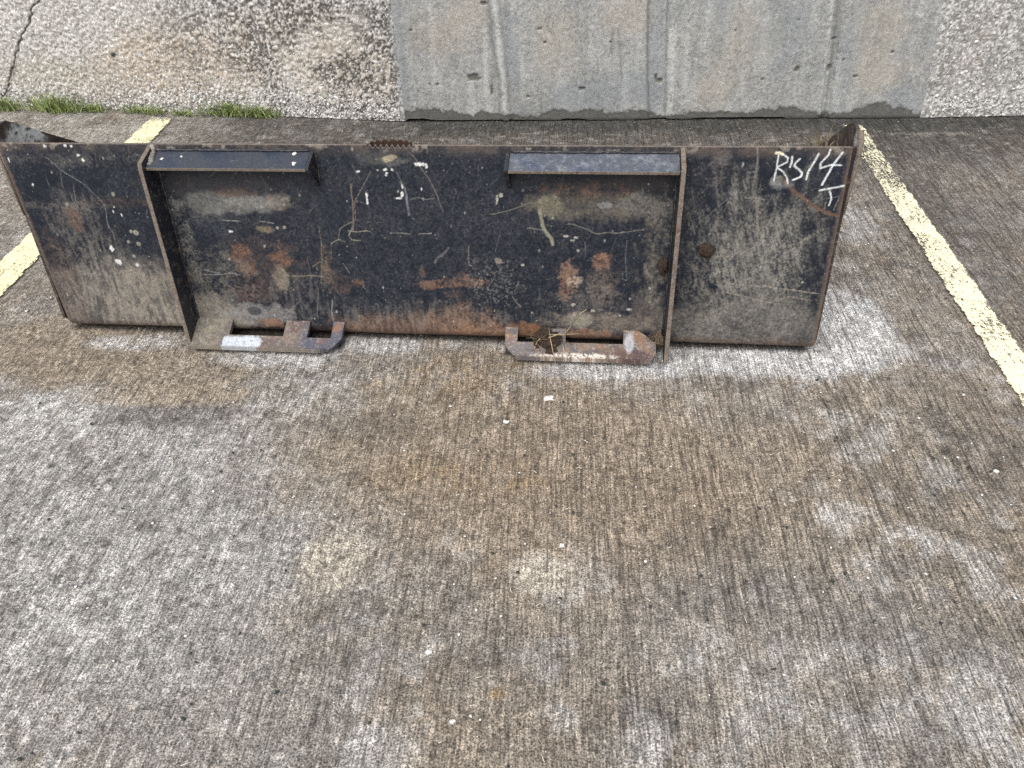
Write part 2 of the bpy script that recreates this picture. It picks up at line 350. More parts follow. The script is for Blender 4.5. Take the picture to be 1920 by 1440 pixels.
# ------------------------------------------------------------------ parking lines: worn yellow paint
def mat_line():
    k = NT('worn_yellow_line_paint'); v = k.coord(); col, al = k.attr()
    g = k.noise(v, 140, 4, .7); g2 = k.noise(v, 420, 3, .7)
    mp = k.n('ShaderNodeMapping'); mp.inputs['Scale'].default_value = (170, 22, 1); k.l(v, mp.inputs[0]); st = k.noise(mp.outputs[0], 1, 3, .6)
    w = k.math('ADD', k.math('MULTIPLY', g, .42), k.math('ADD', k.math('MULTIPLY', g2, .33), k.math('MULTIPLY', st, .25)))
    hole = k.rng(k.math('ADD', w, al), 0.485, 0.515)
    g3 = k.noise(v, 55, 5, .7); c = k.mix(k.math('MULTIPLY', k.rng(g3, .50, .70), .45), col, (.30, .26, .19)); c = k.scale(c, k.rng(g2, .3, .7, .70, 1.2, False))
    k.fin(c, .75, k.bump(w, .002, .7)); tr = k.n('ShaderNodeBsdfTransparent'); mx = k.n('ShaderNodeMixShader')
    k.l(hole, mx.inputs[0]); k.l(tr.outputs[0], mx.inputs[1]); k.l(k.b.outputs[0], mx.inputs[2]); k.l(mx.outputs[0], k.out.inputs['Surface'])
    return k.m
M_LINE = mat_line()
def parking_line(c0, c1, w0, w1, label, seed, wear, col):
    n = 260; m = 17
    t = np.linspace(0, 1, n); s_ = np.linspace(-.5, .5, m); T, S = np.meshgrid(t, s_, indexing='ij')
    cx = c0[0]+(c1[0]-c0[0])*T; cy = c0[1]+(c1[1]-c0[1])*T; W_ = w0+(w1-w0)*T
    edge = (np.abs(S) > .43)*(sfbm(cy*1.0+np.sign(S)*9, cy*0+seed, 60, 4, seed, .7)-.5)*.018
    x = cx+S*W_+edge; y = cy+(fbm(x, y*0 if False else x*0+1, 50, 3, seed+2)-.5)*.012*((T < .01) | (T > .99)); z = np.full(x.shape, .0028)
    a = 0.12-wear(T, x, y)-.10*(np.abs(S) > .44)
    cc = np.stack([np.full(x.size, col[0]), np.full(x.size, col[1]), np.full(x.size, col[2]), a.ravel()], 1)
    o = link('parking_line', np_mesh('parking_line', np.stack([x.ravel(), y.ravel(), z.ravel()], 1), grid_faces(n, m)[:, ::-1], True, cc), M_LINE)
    tag(o, label, 'line marking', 'yellow parking lines'); return o
parking_line((-1.603, 2.935), (-1.605, 1.0), .102, .112, 'pale yellow painted parking line running under the left end of the bucket', 301,
             lambda T, x, y: .065+.10*ss(2.86, 2.93, y)+.16*(fbm(x, y, 16, 4, 6)-.5), (.78, .71, .45))
parking_line((1.018, 2.74), (1.010, .75), .074, .080, 'worn pale yellow painted parking line right of the bucket', 302,
             lambda T, x, y: .075+.055*ss(1.7, 2.5, y)+.15*(fbm(x, y, 12, 4, 5)-.5), (.80, .745, .53))

# ------------------------------------------------------------------ the wall: two exposed aggregate panels and a smooth rendered one
wall = empty('concrete_wall', (-0.6108, 2.8502, 0))
tag(wall, 'tall grey concrete wall with a smooth middle panel between pebbly exposed aggregate panels', 'wall')
WB = np.array([-0.6108, 2.8502])
WALL_H = 1.5
def panel(name, p0, p1, len_, paint_fn, relief_fn, mat, setback, lean, smax_shift=(0, 0), zmin=None):
    """sheet in (s,z): s along the wall, z up; relief towards the viewer"""
    e = np.array(p1)-np.array(p0); e = e/np.linalg.norm(e); nrm = np.array([e[1], -e[0]])
    if nrm[1] > 0: nrm = -nrm
    a = np.arange(0, min(len_, 2.35), .0038); a = np.append(a, np.linspace(a[-1]+.03, len_, 30)) if len_ > 2.35 else np.append(a, len_)
    zz = np.concatenate([np.arange(0, .50, .0038), np.linspace(.52, WALL_H, 30)])
    S, Z = np.meshgrid(a, zz); s_ = S.ravel(); z_ = Z.ravel()
    # slightly leaning panel joints
    q = s_/len_; s2 = s_+(smax_shift[0]*(1-q)+smax_shift[1]*q)*z_
    pt = Paint(s2, z_, (.3, .3, .3), .9); paint_fn(pt, s2, z_)
    d = relief_fn(pt, s2, z_)-setback
    zb = z_ if zmin is None else np.maximum(z_, zmin(s2))
    px_ = p0[0]+e[0]*s2+nrm[0]*(d-lean*z_)-WB[0]; py_ = p0[1]+e[1]*s2+nrm[1]*(d-lean*z_)-WB[1]
    f = grid_faces(len(zz), len(a))
    if e[0] < 0: f = f[:, ::-1]
    o = link(name, np_mesh(name, np.stack([px_, py_, zb], 1), f, True, rgba(pt)), mat, wall)
    return o, (np.array(p0), e, nrm)

def agg_relief(pt, s_, z_):
    st = vn(s_*150, z_*150, 5)*.5+vn(s_*95, z_*95, 6)*.5
    return .0050*(ss(.30, .75, st)-.5)+.005*(fbm(s_, z_, 12, 3, 7)-.5)+pt.h
def right_relief(pt, s_, z_): return .0022*(vn(s_*150, z_*150, 5)-.5)+.003*(fbm(s_, z_, 12, 3, 7)-.5)
def left_paint(pt, s_, z_):
    pt.c[:] = (.415, .400, .374)
    n = fbm(s_, z_, 150, 3, 1, .8); b = fbm(s_, z_, 5, 3, 3)
    pt.lay(.6*ss(.50, .66, n), (.55, .54, .515)); pt.lay(.65*ss(.52, .36, n), (.22, .202, .176))
    tan = (.375, .300, .225)
    pt.lay(pt.blob((0.8814,0.182,0.3376,0.1255), 1.0, .5, 14, 11)*.62, tan); pt.lay(pt.blob((1.5106,0.1021,0.2973,0.0846), 1.0, .5, 14, 12)*.62, (.31, .275, .215))
    pt.lay(pt.blob((0.3618,0.3183,0.2869,0.0944), 1.0, .5, 14, 13)*.4, (.40, .345, .28)); pt.lay(pt.blob((0.2089,0.1507,0.2305,0.1222), 1.0, .5, 14, 14)*.5, (.43, .365, .28))
    pt.lay(pt.blob((1.1738,0.091,0.2865,0.0656), 1.0, .5, 14, 16)*.5, (.30, .25, .20))
    # dark algae sits in the pits, thickest towards the smooth panel
    rel = vn(s_*95, z_*95, 6)*.5+vn(s_*150, z_*150, 5)*.5; pit = ss(.56, .42, rel)
    where = ss(1.25, .45, s_+.3*(fbm(s_, z_, 4, 3, 28)-.5))*ss(.34, .56, fbm(s_, z_, 8, 4, 22)+.08)
    pt.lay(pit*where*.95, (.055, .049, .043)); pt.lay(ss(.53, .62, sfbm(s_, z_*.35, 95, 3, 23, .7))*where*.65, (.085, .077, .068))
    pt.lay(ss(.42, .30, rel)*.45, (.16, .145, .125))
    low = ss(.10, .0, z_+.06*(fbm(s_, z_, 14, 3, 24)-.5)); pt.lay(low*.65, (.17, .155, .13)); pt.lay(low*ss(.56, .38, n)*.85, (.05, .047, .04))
    pt.lay(ss(.62, .70, vn(s_*170, z_*170, 8))*ss(.20, .02, z_)*.8, (.62, .61, .59)); pt.lay(ss(.70, .77, vn(s_*190, z_*190, 9))*.6, (.68, .67, .65))
    k = pt.line([(1.7703,0.0279),(1.6988,0.1073),(1.6268,0.1941),(1.5328,0.2976),(1.468,0.3667),(1.4199,0.4146),(1.3637,0.4885)], .0085, 0, wob=.015); pt.lay(k*.9, (.05, .046, .04), h=-.005)
    pt.lay(pt.line([(1.7484,0.0443),(1.6766,0.1295),(1.6241,0.19)], .02, .5, wob=.02)*.5, (.08, .07, .06))
    pt.lay(pt.blob((1.1734,0.2151,0.0118,0.0102), .5, .3, 90, 15), (.05, .045, .04)); pt.lay(ss(.035, .0, s_+.03*(fbm(s_, z_, 40, 3, 25)-.5))*.7, (.30, .31, .31))
    pt.r[:] = .92
def right_paint(pt, s_, z_):
    pt.c[:] = (.285, .278, .265)
    n = fbm(s_, z_, 150, 3, 31, .8); pt.lay(.65*ss(.50, .64, n), (.46, .455, .44)); pt.lay(.65*ss(.50, .36, n), (.125, .117, .107))
    rel = vn(s_*95, z_*95, 6)*.5+vn(s_*150, z_*150, 5)*.5; pt.lay(ss(.46, .32, rel)*.5, (.13, .122, .112))
    pt.lay(ss(.5, .7, fbm(s_, z_, 9, 3, 32))*.35, (.32, .28, .24)); pt.lay(ss(.68, .74, vn(s_*180, z_*180, 33))*.7, (.66, .65, .63))
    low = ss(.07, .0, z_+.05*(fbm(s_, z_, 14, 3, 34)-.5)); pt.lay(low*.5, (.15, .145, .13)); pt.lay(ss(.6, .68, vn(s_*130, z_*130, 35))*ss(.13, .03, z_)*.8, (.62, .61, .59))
    pt.lay(ss(.02, .0, s_+.09*z_+.012*(fbm(s_, z_, 60, 3, 25)-.5))*.6, (.30, .31, .31))
    pt.r[:] = .92
DAMP = [(0.005,0.0371),(0.0878,0.0446),(0.1891,0.0397),(0.2288,0.0292),(0.2586,0.0207),(0.2801,0.0389),(0.3198,0.0284),(0.3703,0.03),(0.4002,0.0237),(0.4603,0.0171),(0.5004,0.0188),(0.5704,0.0365),(0.61,0.0381),(0.6398,0.0258),(0.6889,0.0415),(0.7383,0.035),(0.7877,0.0266),(0.8461,0.0341),(0.8847,0.0398),(0.915,0.0236),(0.9839,0.015),(1.0795,0.0262),(1.1755,0.0274),(1.2434,0.0209),(1.3086,0.0302),(1.4377,0.0467),(1.4788,0.0288),(1.5177,0.0226),(1.574,0.0221),(1.638,0.0274),(1.6709,0.0446),(1.7516,0.0535),(1.7855,0.03),(1.8099,0.0414),(1.8827,0.0117)]
def smooth_paint(pt, s_, z_):
    pt.c[:] = (.285, .284, .272)
    pt.lay(.6*ss(.40, .62, sfbm(s_, z_*.6, 9, 5, 41)), (.335, .335, .32)); pt.lay(.55*ss(.50, .66, fbm(s_, z_, 14, 5, 42)), (.215, .226, .228))
    pt.lay(.40*ss(.50, .70, sfbm(s_*1.0, z_*.09, 30, 4, 43)), (.39, .395, .385)); pt.lay(.35*ss(.52, .7, sfbm(s_, z_*.08, 40, 4, 44)), (.165, .176, .182))
    pt.lay(.45*ss(.56, .70, fbm(s_, z_, 130, 3, 45, .75)), (.14, .14, .136)); pt.lay(.4*ss(.57, .70, fbm(s_, z_, 120, 3, 46, .75)), (.48, .475, .45))
    tan = (.355, .315, .24)
    for i, e in enumerate([(0.175,0.3039,0.1142,0.0732), (0.5715,0.2886,0.0839,0.11), (0.2578,0.3818,0.0651,0.0524), (1.6671,0.3057,0.104,0.0784), (1.6885,0.1554,0.1078,0.0748), (1.2334,0.2694,0.1258,0.1086), (0.8268,0.3629,0.0902,0.0695), (1.1462,0.1055,0.0753,0.078)]):
        pt.lay(pt.blob(e, 1.2, .6, 18, 50+i)*.40, (.355, .315, .25))
    blue = (.225, .25, .265)
    for i, e in enumerate([(0.0049,0.2701,0.0272,0.2533), (0.8609,0.1085,0.1147,0.0686), (0.6878,0.0909,0.1164,0.0595), (1.5852,0.211,0.0394,0.1679), (0.4178,0.2087,0.0308,0.1548), (1.3527,0.3023,0.1062,0.1064), (0.9321,0.2201,0.0334,0.2515), (1.8045,0.0606,0.0549,0.0581), (1.1337,0.3404,0.0534,0.1053)]):
        pt.lay(pt.blob(e, 1.2, .5, 18, 70+i)*.55, (.220, .238, .248))
    for i, (a, w, m) in enumerate([([(0.3606,0.4225),(0.3697,0.3186),(0.3783,0.1904),(0.3831,0.0441)], .012, .9), ([(0.3245,0.3193),(0.3192,0.1143)], .012, .6), ([(0.9793,0.3085),(0.9893,0.164),(0.9946,0.0249)], .016, .8), ([(1.0319,0.2902),(1.0464,0.0482)], .014, .5),
                                   ([(1.4995,0.4003),(1.5164,0.2475),(1.5489,0.034)], .013, .8), ([(1.5584,0.2114),(1.5797,0.0628)], .016, .45), ([(0.2587,0.1538),(0.2573,0.031)], .022, .5), ([(0.3152,0.1143),(0.3263,0.0345)], .012, .5), ([(0.4498,0.2452),(0.456,0.0735)], .010, .4), ([(0.8174,0.2033),(0.8306,0.0303)], .02, .35), ([(1.2382,0.1794),(1.2432,0.0853)], .014, .4), ([(1.0917,0.3917),(1.1009,0.1995)], .02, .35), ([(1.2819,0.4046),(1.3026,0.1785)], .02, .3)]):
        pt.lay(pt.line(a, w*1.4, .30, 55, 90+i, .006, True)*m*.8, (.50, .50, .475))
    for i, (a, w) in enumerate([([(0.3386,0.423),(0.3516,0.2649),(0.3686,0.1525),(0.3667,0.0382)], .012), ([(0.888,0.4123),(0.898,0.2022),(0.9204,0.0295)], .007), ([(0.9537,0.411),(0.9672,0.2013),(0.9748,0.029)], .008), ([(1.5166,0.4),(1.5351,0.2117),(1.5473,0.0243)], .016), ([(0.7932,0.3116),(0.8128,0.1473)], .010), ([(0.7748,0.3119),(0.7706,0.2406)], .010)]):
        pt.lay(pt.line(a, w*1.2, .40, 50, 110+i, .004, True)*.7, (.15, .155, .15))
    pts = [(905, 10, 9, 4), (1235, 155, 7, 5), (1230, 148, 3, 8), (1012, 58, 6, 3), (1022, 82, 4, 3), (1092, 168, 7, 5), (888, 148, 14, 9), (922, 170, 3, 9), (820, 160, 4, 2), (805, 160, 3, 2), (1145, 82, 3, 2), (1565, 76, 8, 3), (1557, 130, 6, 7), (1495, 132, 6, 5), (1605, 145, 8, 2), (1675, 100, 4, 2), (1583, 115, 3, 4)]
    for i, e in enumerate([(0.3246,0.4063,0.0166,0.0068),(0.9446,0.1363,0.0133,0.0096),(0.9341,0.1496,0.0056,0.0151),(0.5195,0.3196,0.0112,0.0053),(0.5376,0.2766,0.0075,0.0054),(0.6718,0.1144,0.0135,0.0097),(0.2748,0.1574,0.0274,0.0173),(0.339,0.1141,0.0059,0.0177),(0.1382,0.1358,0.0079,0.0039),(0.1083,0.1361,0.006,0.0039),(0.7673,0.2731,0.0056,0.0036),(1.5268,0.2718,0.0142,0.0052),(1.5342,0.1756,0.0108,0.0129),(1.4222,0.1734,0.011,0.0093),(1.6276,0.1469,0.0145,0.0037),(1.7318,0.2267,0.0071,0.0036),(1.5748,0.2022,0.0054,0.0072),(0.0586,0.3237,0.0076,0.0035),(0.4722,0.0891,0.0079,0.0039),(1.1922,0.305,0.0053,0.0035),(1.3088,0.1414,0.0074,0.0037),(1.3991,0.3357,0.0053,0.0034),(1.0601,0.2001,0.0056,0.0037)]):
        pt.lay(pt.blob((e[0], e[1], e[2]*.75, e[3]*.75), .6, .9, 110, 130+i), (.13, .125, .11), h=-.006)
    pt.lay(ss(.66, .74, vn(s_*190, z_*190, 150))*ss(.45, .6, fbm(s_, z_, 10, 2, 151))*.55, (.15, .15, .14))
    dz = np.interp(s_, [a for a, b in DAMP], [b for a, b in DAMP])
    dm = ss(.003, -.003, z_-dz-.034*(fbm(s_, z_, 55, 4, 152, .65)-.5)); pt.lay(dm*.90, (.080, .079, .072), .8)
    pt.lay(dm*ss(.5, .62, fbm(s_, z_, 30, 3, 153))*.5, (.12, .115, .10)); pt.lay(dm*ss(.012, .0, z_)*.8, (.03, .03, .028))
    pt.r = np.where(dm > .5, .75, .9).astype(np.float32)
def smooth_relief(pt, s_, z_):
    d = .004*(fbm(s_, z_, 9, 3, 160)-.5)+.0016*(fbm(s_, z_, 60, 3, 161)-.5)+pt.h
    ridge = pt.line([(0.3555,0.5214),(0.3606,0.4225),(0.3697,0.3186),(0.3783,0.1904),(0.3855,0.0095)], .040); d = d+.007*ridge
    a = pt.line([(0.9154,0.5089),(0.92,0.4116),(0.9336,0.2018),(0.9496,0.0052)], .070); d = d-.008*ss(.2, .8, a)
    b = pt.line([(1.5145,0.4955),(1.52,0.3999),(1.5351,0.2117),(1.5524,0.0006)], .034); d = d-.009*ss(.2, .8, b)
    d = d+.005*pt.line([(1.4995,0.4003),(1.5164,0.2475),(1.5369,0.0204)], .03)
    dz = np.interp(s_, [q for q, r in DAMP], [r for q, r in DAMP]); d = d-.0022*ss(.006, -.006, z_-dz-.034*(fbm(s_, z_, 55, 4, 152, .65)-.5))
    return d*(z_ < .6)+.002*(z_ >= .6)
def gap(s_):
    g = .007*ss(.42, .62, sfbm(s_, s_*0, 6, 4, 170))*ss(.0, .02, s_); return g+.004*ss(.55, .4, s_)
pa, fa = panel('wall_panel', (-0.6108,2.8502), (-2.3859,3.1062), 7.0, left_paint, agg_relief, M_WALL, .003, .06)
tag(pa, 'pebbly exposed aggregate panel left of the smooth panel')
pb, fb = panel('wall_panel', (-0.6108,2.8502), (1.2746,2.7984), 1.886, smooth_paint, smooth_relief, M_SMOOTH, 0.0, .06, (0.0, -.09), gap)
tag(pb, 'smooth grey rendered panel with a damp foot')
pc, fc = panel('wall_panel', (1.2746,2.7984), (1.6351,2.8009), 6.0, right_paint, right_relief, M_WALL, .003, .06, (-.09, 0))
tag(pc, 'pebbly exposed aggregate panel right of the smooth panel')
# body of the wall behind the three faces, with its top
M_BODY = mat_plain('wall_core_concrete', (.20, .195, .185), (.30, .29, .27), 12)
def q3(f, s_, d): return f[0]+f[1]*s_+f[2]*d-WB
ring_f = [q3(fa, 7.0, -.13), q3(fa, .0, -.10), q3(fb, 0, -.09), q3(fb, 1.886, -.09), q3(fc, 0, -.10), q3(fc, 6.0, -.13)]
bm = bmesh.new(); fr = []; bk = []
for (a, b) in ring_f:
    fr.append((bm.verts.new((a, b, -.05)), bm.verts.new((a, b+.02, WALL_H-.004)))); bk.append((bm.verts.new((a, b+.32, -.05)), bm.verts.new((a, b+.32, WALL_H-.004))))
for i in range(len(fr)-1):
    bm.faces.new((fr[i][0], fr[i+1][0], fr[i+1][1], fr[i][1])); bm.faces.new((bk[i+1][0], bk[i][0], bk[i][1], bk[i+1][1])); bm.faces.new((fr[i][1], fr[i+1][1], bk[i+1][1], bk[i][1]))
bmesh.ops.recalc_face_normals(bm, faces=bm.faces); bm_obj('wall_core', bm, M_BODY, wall)
# coping closes the top
bm = bmesh.new(); T0 = []; T1 = []
for (a, b) in ring_f:
    T0.append([bm.verts.new((a, b-.06+.02, WALL_H-.02)), bm.verts.new((a, b+.35, WALL_H-.02)), bm.verts.new((a, b+.35, WALL_H+.06)), bm.verts.new((a, b-.04, WALL_H+.06))])
for A_, B_ in zip(T0[:-1], T0[1:]):
    for k in range(4): bm.faces.new((A_[k], B_[k], B_[(k+1) % 4], A_[(k+1) % 4]))
bmesh.ops.recalc_face_normals(bm, faces=bm.faces); bm_obj('coping', bm, M_BODY, wall)

# pebbles standing out of the exposed aggregate
ico = bmesh.new(); bmesh.ops.create_icosphere(ico, subdivisions=1, radius=1.0); IV = np.array([v.co[:] for v in ico.verts], np.float32); IF = np.array([[v.index for v in f.verts] for f in ico.faces], np.int32); ico.free()
def pebbles(name, pos, size, cols, nrm, mat, parent, flat=.6, kind='stuff'):
    n = len(pos); V = np.repeat(IV[None], n, 0)*(1+rng.uniform(-.28, .28, (n, len(IV), 1)))
    V = V*np.stack([size*rng.uniform(.75, 1.4, n), size*flat, size*rng.uniform(.7, 1.2, n)], 1)[:, None, :]
    th = rng.uniform(0, 6.28, n); c, s_ = np.cos(th)[:, None], np.sin(th)[:, None]
    V = np.stack([V[:, :, 0]*c-V[:, :, 2]*s_, V[:, :, 1], V[:, :, 0]*s_+V[:, :, 2]*c], -1)
    if nrm == 'up': V = V[:, :, [0, 2, 1]]
    V = V+np.asarray(pos)[:, None, :]
    F_ = IF[None]+(np.arange(n)*len(IV))[:, None, None]; C_ = np.repeat(np.concatenate([cols, np.full((n, 1), .85)], 1)[:, None, :], len(IV), 1)
    o = link(name, np_mesh(name, V.reshape(-1, 3), F_.reshape(-1, 3), True, C_.reshape(-1, 4)), mat, parent); tag(o, kind=kind); return o
M_PEB = mat_painted('pebble_stone', 500, .25, .0008, .3)
def on_wall(f, s_, z_, d, lean=.06):
    q = f[0][None]+f[1][None]*s_[:, None]+f[2][None]*(d-lean*z_)[:, None]-WB[None]; return np.stack([q[:, 0], q[:, 1], z_], 1)
n = 5200; s_ = rng.uniform(0.02, 1.95, n); z_ = np.abs(rng.normal(0, .14, n)); keep = (z_ < .5) & (rng.uniform(0, 1, n) < np.where(s_ < 1.15, .75, .35)*np.where(z_ < .10, 1.0, .45)); s_ = s_[keep]; z_ = z_[keep]; n = len(s_)
g = rng.uniform(.30, .64, n)[:, None]*np.where(rng.uniform(0, 1, n) < .15, .5, 1)[:, None]; colr = g*np.array([1, .96, .90])+rng.uniform(-.02, .02, (n, 3))
pebbles('aggregate_stones', on_wall(fa, s_, z_, np.full(n, -.004)+rng.uniform(-.002, .002, n)), rng.uniform(.0022, .0056, n)*np.where(z_ < .10, 1.15, .8), colr, 'wall', M_PEB, wall)
n = 1300; s_ = rng.uniform(0.03, .75, n); z_ = np.abs(rng.normal(0, .2, n)); keep = (z_ < .5) & (rng.uniform(0, 1, n) < np.where(z_ < .08, 1, .4)); s_ = s_[keep]; z_ = z_[keep]; n = len(s_)
g = rng.uniform(.25, .66, n)[:, None]; colr = g*np.array([1, .97, .92])
pebbles('aggregate_stones', on_wall(fc, s_-.09*z_, z_, np.full(n, -.004)+rng.uniform(-.002, .002, n)), rng.uniform(.0025, .006, n), colr, 'wall', M_PEB, wall)

# ------------------------------------------------------------------ the bucket
BX, BY, BYAW, BH, LE, OFF = -0.35245, 1.49717, math.radians(-2.838), 0.4787, math.radians(8.827), 0.017
SL, CL = math.sin(LE), math.cos(LE)
bucket = empty('loader_bucket', (BX, BY, 0), BYAW)
tag(bucket, 'worn black steel loader bucket standing on the concrete, seen from behind', 'bucket')
def sp(u, v, d=0.0): return (u, -OFF+v*SL-d*CL, v*CL+d*SL)      # point on the back sheet: u across, v up the slope, d towards the viewer
R_B, ZF = 0.025, 0.008
V0 = (ZF+R_B*(1+SL))/CL
cyc, czc = -OFF+V0*SL+R_B*CL, ZF+R_B
# path from the top edge down the sheet, round the heel, under
w1 = BH-V0; ang = math.radians(98.827); w2 = R_B*ang; wtot = w1+w2+.05
rows = np.arange(0, wtot+.0001, .0015); cols = np.linspace(0, 1, 1240)
Wr, Q = np.meshgrid(rows, cols, indexing='ij'); w = Wr.ravel(); q = Q.ravel()
v = BH-w                                                            # chart height (keeps running round the heel)
uL = -.9318+(.9129-.9318)*-1*(np.clip(BH-v, 0, BH)/BH)*-1*-1; uL = -.9318+.0189*np.clip((BH-v)/BH, 0, 1); uR = .9257+.0052*np.clip((BH-v)/BH, 0, 1)
u = uL+(uR-uL)*q
th = np.clip((w-w1)/R_B, 0, ang); ny, nz = -np.cos(LE+th)*1.0, np.sin(LE)*0.0
# outward normal turns from (-CL, SL) to (0,-1)
a0 = math.pi-LE; an = a0+th; ny = np.cos(an); nz = np.sin(an)
py_ = np.where(w <= w1, -OFF+v*SL, cyc+R_B*ny); pz_ = np.where(w <= w1, v*CL, czc+R_B*nz)
ext = np.clip(w-w1-w2, 0, None); py_ = py_+ext
# dents and waviness
dent = .0030*(fbm(u, v, 4, 3, 401)-.5)+.0010*(fbm(u, v, 16, 3, 402)-.5)
p = Paint(u, v, (.0048, .0078, .0155), .42)
DUST, MUD, RUST, RUST2, GREYF = (.175, .157, .135), (.215, .188, .152), (.215, .105, .052), (.125, .072, .048), (.150, .145, .130)
x, y = p.x, p.y
fine = fbm(x, y, 260, 3, 411, .7); vst = sfbm(x, y*.22, 150, 4, 412, .65); warp_x = x+.03*(fbm(x, y, 14, 3, 413)-.5); warp_y = y+.03*(fbm(x, y, 14, 3, 414)-.5)
swirl = sfbm(warp_x*1.0+warp_y*.35, warp_y*.28, 120, 4, 415, .65); med = fbm(x, y, 22, 5, 416)
fine2 = fbm(x, y, 330, 2, 419); med2 = fbm(x, y, 60, 4, 420, .65)
p.lay(.6*ss(.46, .74, med)*ss(.40, .70, fine), (.014, .019, .030), .52); p.lay(.5*ss(.50, .70, med2), (.009, .0135, .023), .55)
p.lay(.38*ss(.55, .75, vst)*ss(.38, .62, med), (.042, .043, .047), .7); p.lay(.55*ss(.64, .80, fine)*ss(.42, .66, med2), (.100, .096, .092), .8)
p.lay(.5*ss(.66, .78, fine2)*ss(.45, .6, med), (.085, .082, .080), .8); p.lay(.8*ss(.70, .80, fbm(x, y, 420, 2, 417)), (.003, .004, .006))
def film(e, a, col=DUST, soft=1.0, amp=.5, f=26, s=3, tex=None, rough=.85, rot=0):
    m = p.blob(e, soft*.75, amp*1.5, f*1.4, s, rot, 5)*a
    m = m*(tex if tex is not None else (.55+.45*tx))
    p.lay(m, col, rough)
tx = ss(.36, .64, fine*.45+med*.25+med2*.30); tv = ss(.38, .64, vst*.5+fine*.3+med2*.2)
trs = .22+.78*ss(.40, .58, fine*.45+med2*.55)
swirl2 = sfbm(warp_x*.9+warp_y*.5, warp_y*.35, 260, 3, 418, .65)
tsw = np.clip(.65*ss(.44, .66, swirl*.7+fine*.3)+.55*ss(.50, .70, swirl2*.6+fine*.4), 0, 1)*(.35+.65*ss(.35, .62, med2))
# dust that splashed up the lower left end, thinning out upwards
film((-0.7666,0.0358,0.2151,0.1522), .92, DUST, .9, .35, 18, 421, .30+.70*tv); film((-0.6811,0.0833,0.1268,0.0948), .75, MUD, .9, .45, 18, 422, .25+.75*tv); film((-0.7973,0.2225,0.0827,0.1291), .40, DUST, .9, .55, 24, 423, tv)
film((-0.8812,0.1216,0.0373,0.1219), .35, RUST2, .9, .5, 24, 424, tx); film((-0.7115,0.159,0.0195,0.0201), .8, MUD, .5, .35, 60, 425); film((-0.8037,0.3028,0.0162,0.0346), .55, RUST2, .7, .5, 50, 426)
film((-0.6707,0.3433,0.1046,0.0102), .30, RUST2, .9, .5, 40, 427, tx); film((-0.8326,0.3348,0.107,0.0091), .30, DUST, .9, .5, 40, 428, tx); film((-0.7424,0.4413,0.1784,0.0145), .25, DUST, .9, .6, 40, 429, tx)
# left bay: smeared grey band under the lip, rust windows, mud in the lower corner
film((-0.4057,0.3455,0.1413,0.0239), .85, GREYF, .7, .4, 30, 431, .55+.45*tx); film((-0.361,0.3474,0.063,0.0151), .75, (.20, .195, .18), .6, .4, 40, 432); film((-0.2975,0.3507,0.0325,0.02), .55, (.20, .16, .125), .6, .5, 50, 433)
film((-0.394,0.3692,0.0503,0.0086), .75, RUST2, .8, .5, 60, 434); film((-0.4396,0.3895,0.1623,0.0271), .55, (.052, .044, .040), .9, .4, 20, 435); film((-0.508,0.3201,0.0647,0.0284), .4, GREYF, .9, .5, 30, 436, tx)
for i, (e, a) in enumerate([((-0.4079,0.2144,0.0225,0.0384), .95), ((-0.4014,0.1832,0.016,0.0194), .8), ((-0.3154,0.211,0.0235,0.0231), .95), ((-0.2974,0.2101,0.0079,0.0136), .7)]):
    film(e, a, (.135, .070, .040) if i != 1 else (.11, .062, .042), .6, .5, 75, 440+i, trs)
film((-0.3238,0.1602,0.0186,0.0309), .85, (.23, .20, .145), .6, .4, 60, 445); film((-0.3289,0.1684,0.0067,0.0083), .8, (.09, .07, .055), .6, .3, 70, 446)
film((-0.4217,0.1268,0.0407,0.0376), .6, (.11, .062, .05), .9, .6, 50, 447, tx); film((-0.3548,0.1911,0.0791,0.0843), .30, RUST2, .9, .7, 50, 448, tx); film((-0.3424,0.2843,0.0206,0.0078), .8, (.21, .16, .10), .7, .5, 70, 449)
film((-0.5303,0.0434,0.0981,0.0646), .85, MUD, .9, .4, 26, 451, .45+.55*tx); film((-0.4082,0.0621,0.0962,0.0299), .80, (.21, .20, .19), .7, .4, 35, 452); film((-0.4088,0.0724,0.0179,0.0104), .95, (.020, .022, .028), .5, .3, 70, 453, None, .5)
film((-0.3785,0.0394,0.036,0.0136), .9, (.20, .098, .046), .6, .5, 70, 454); film((-0.4705,0.0303,0.056,0.0213), .7, (.185, .165, .14), .7, .5, 60, 455); film((-0.3996,0.0372,0.0097,0.0076), .8, (.03, .06, .07), .5, .4, 80, 456)
film((-0.5778,0.1297,0.0222,0.0886), .75, (.20, .18, .14), .8, .6, 50, 457, tv); film((-0.5381,0.2546,0.0185,0.0821), .55, (.17, .165, .14), .8, .7, 60, 458, tx); film((-0.4951,0.1601,0.0811,0.0719), .45, (.17, .155, .125), .9, .7, 40, 459, tx)
film((-0.2906,0.1091,0.0803,0.0583), .28, DUST, .9, .6, 40, 460, tv)
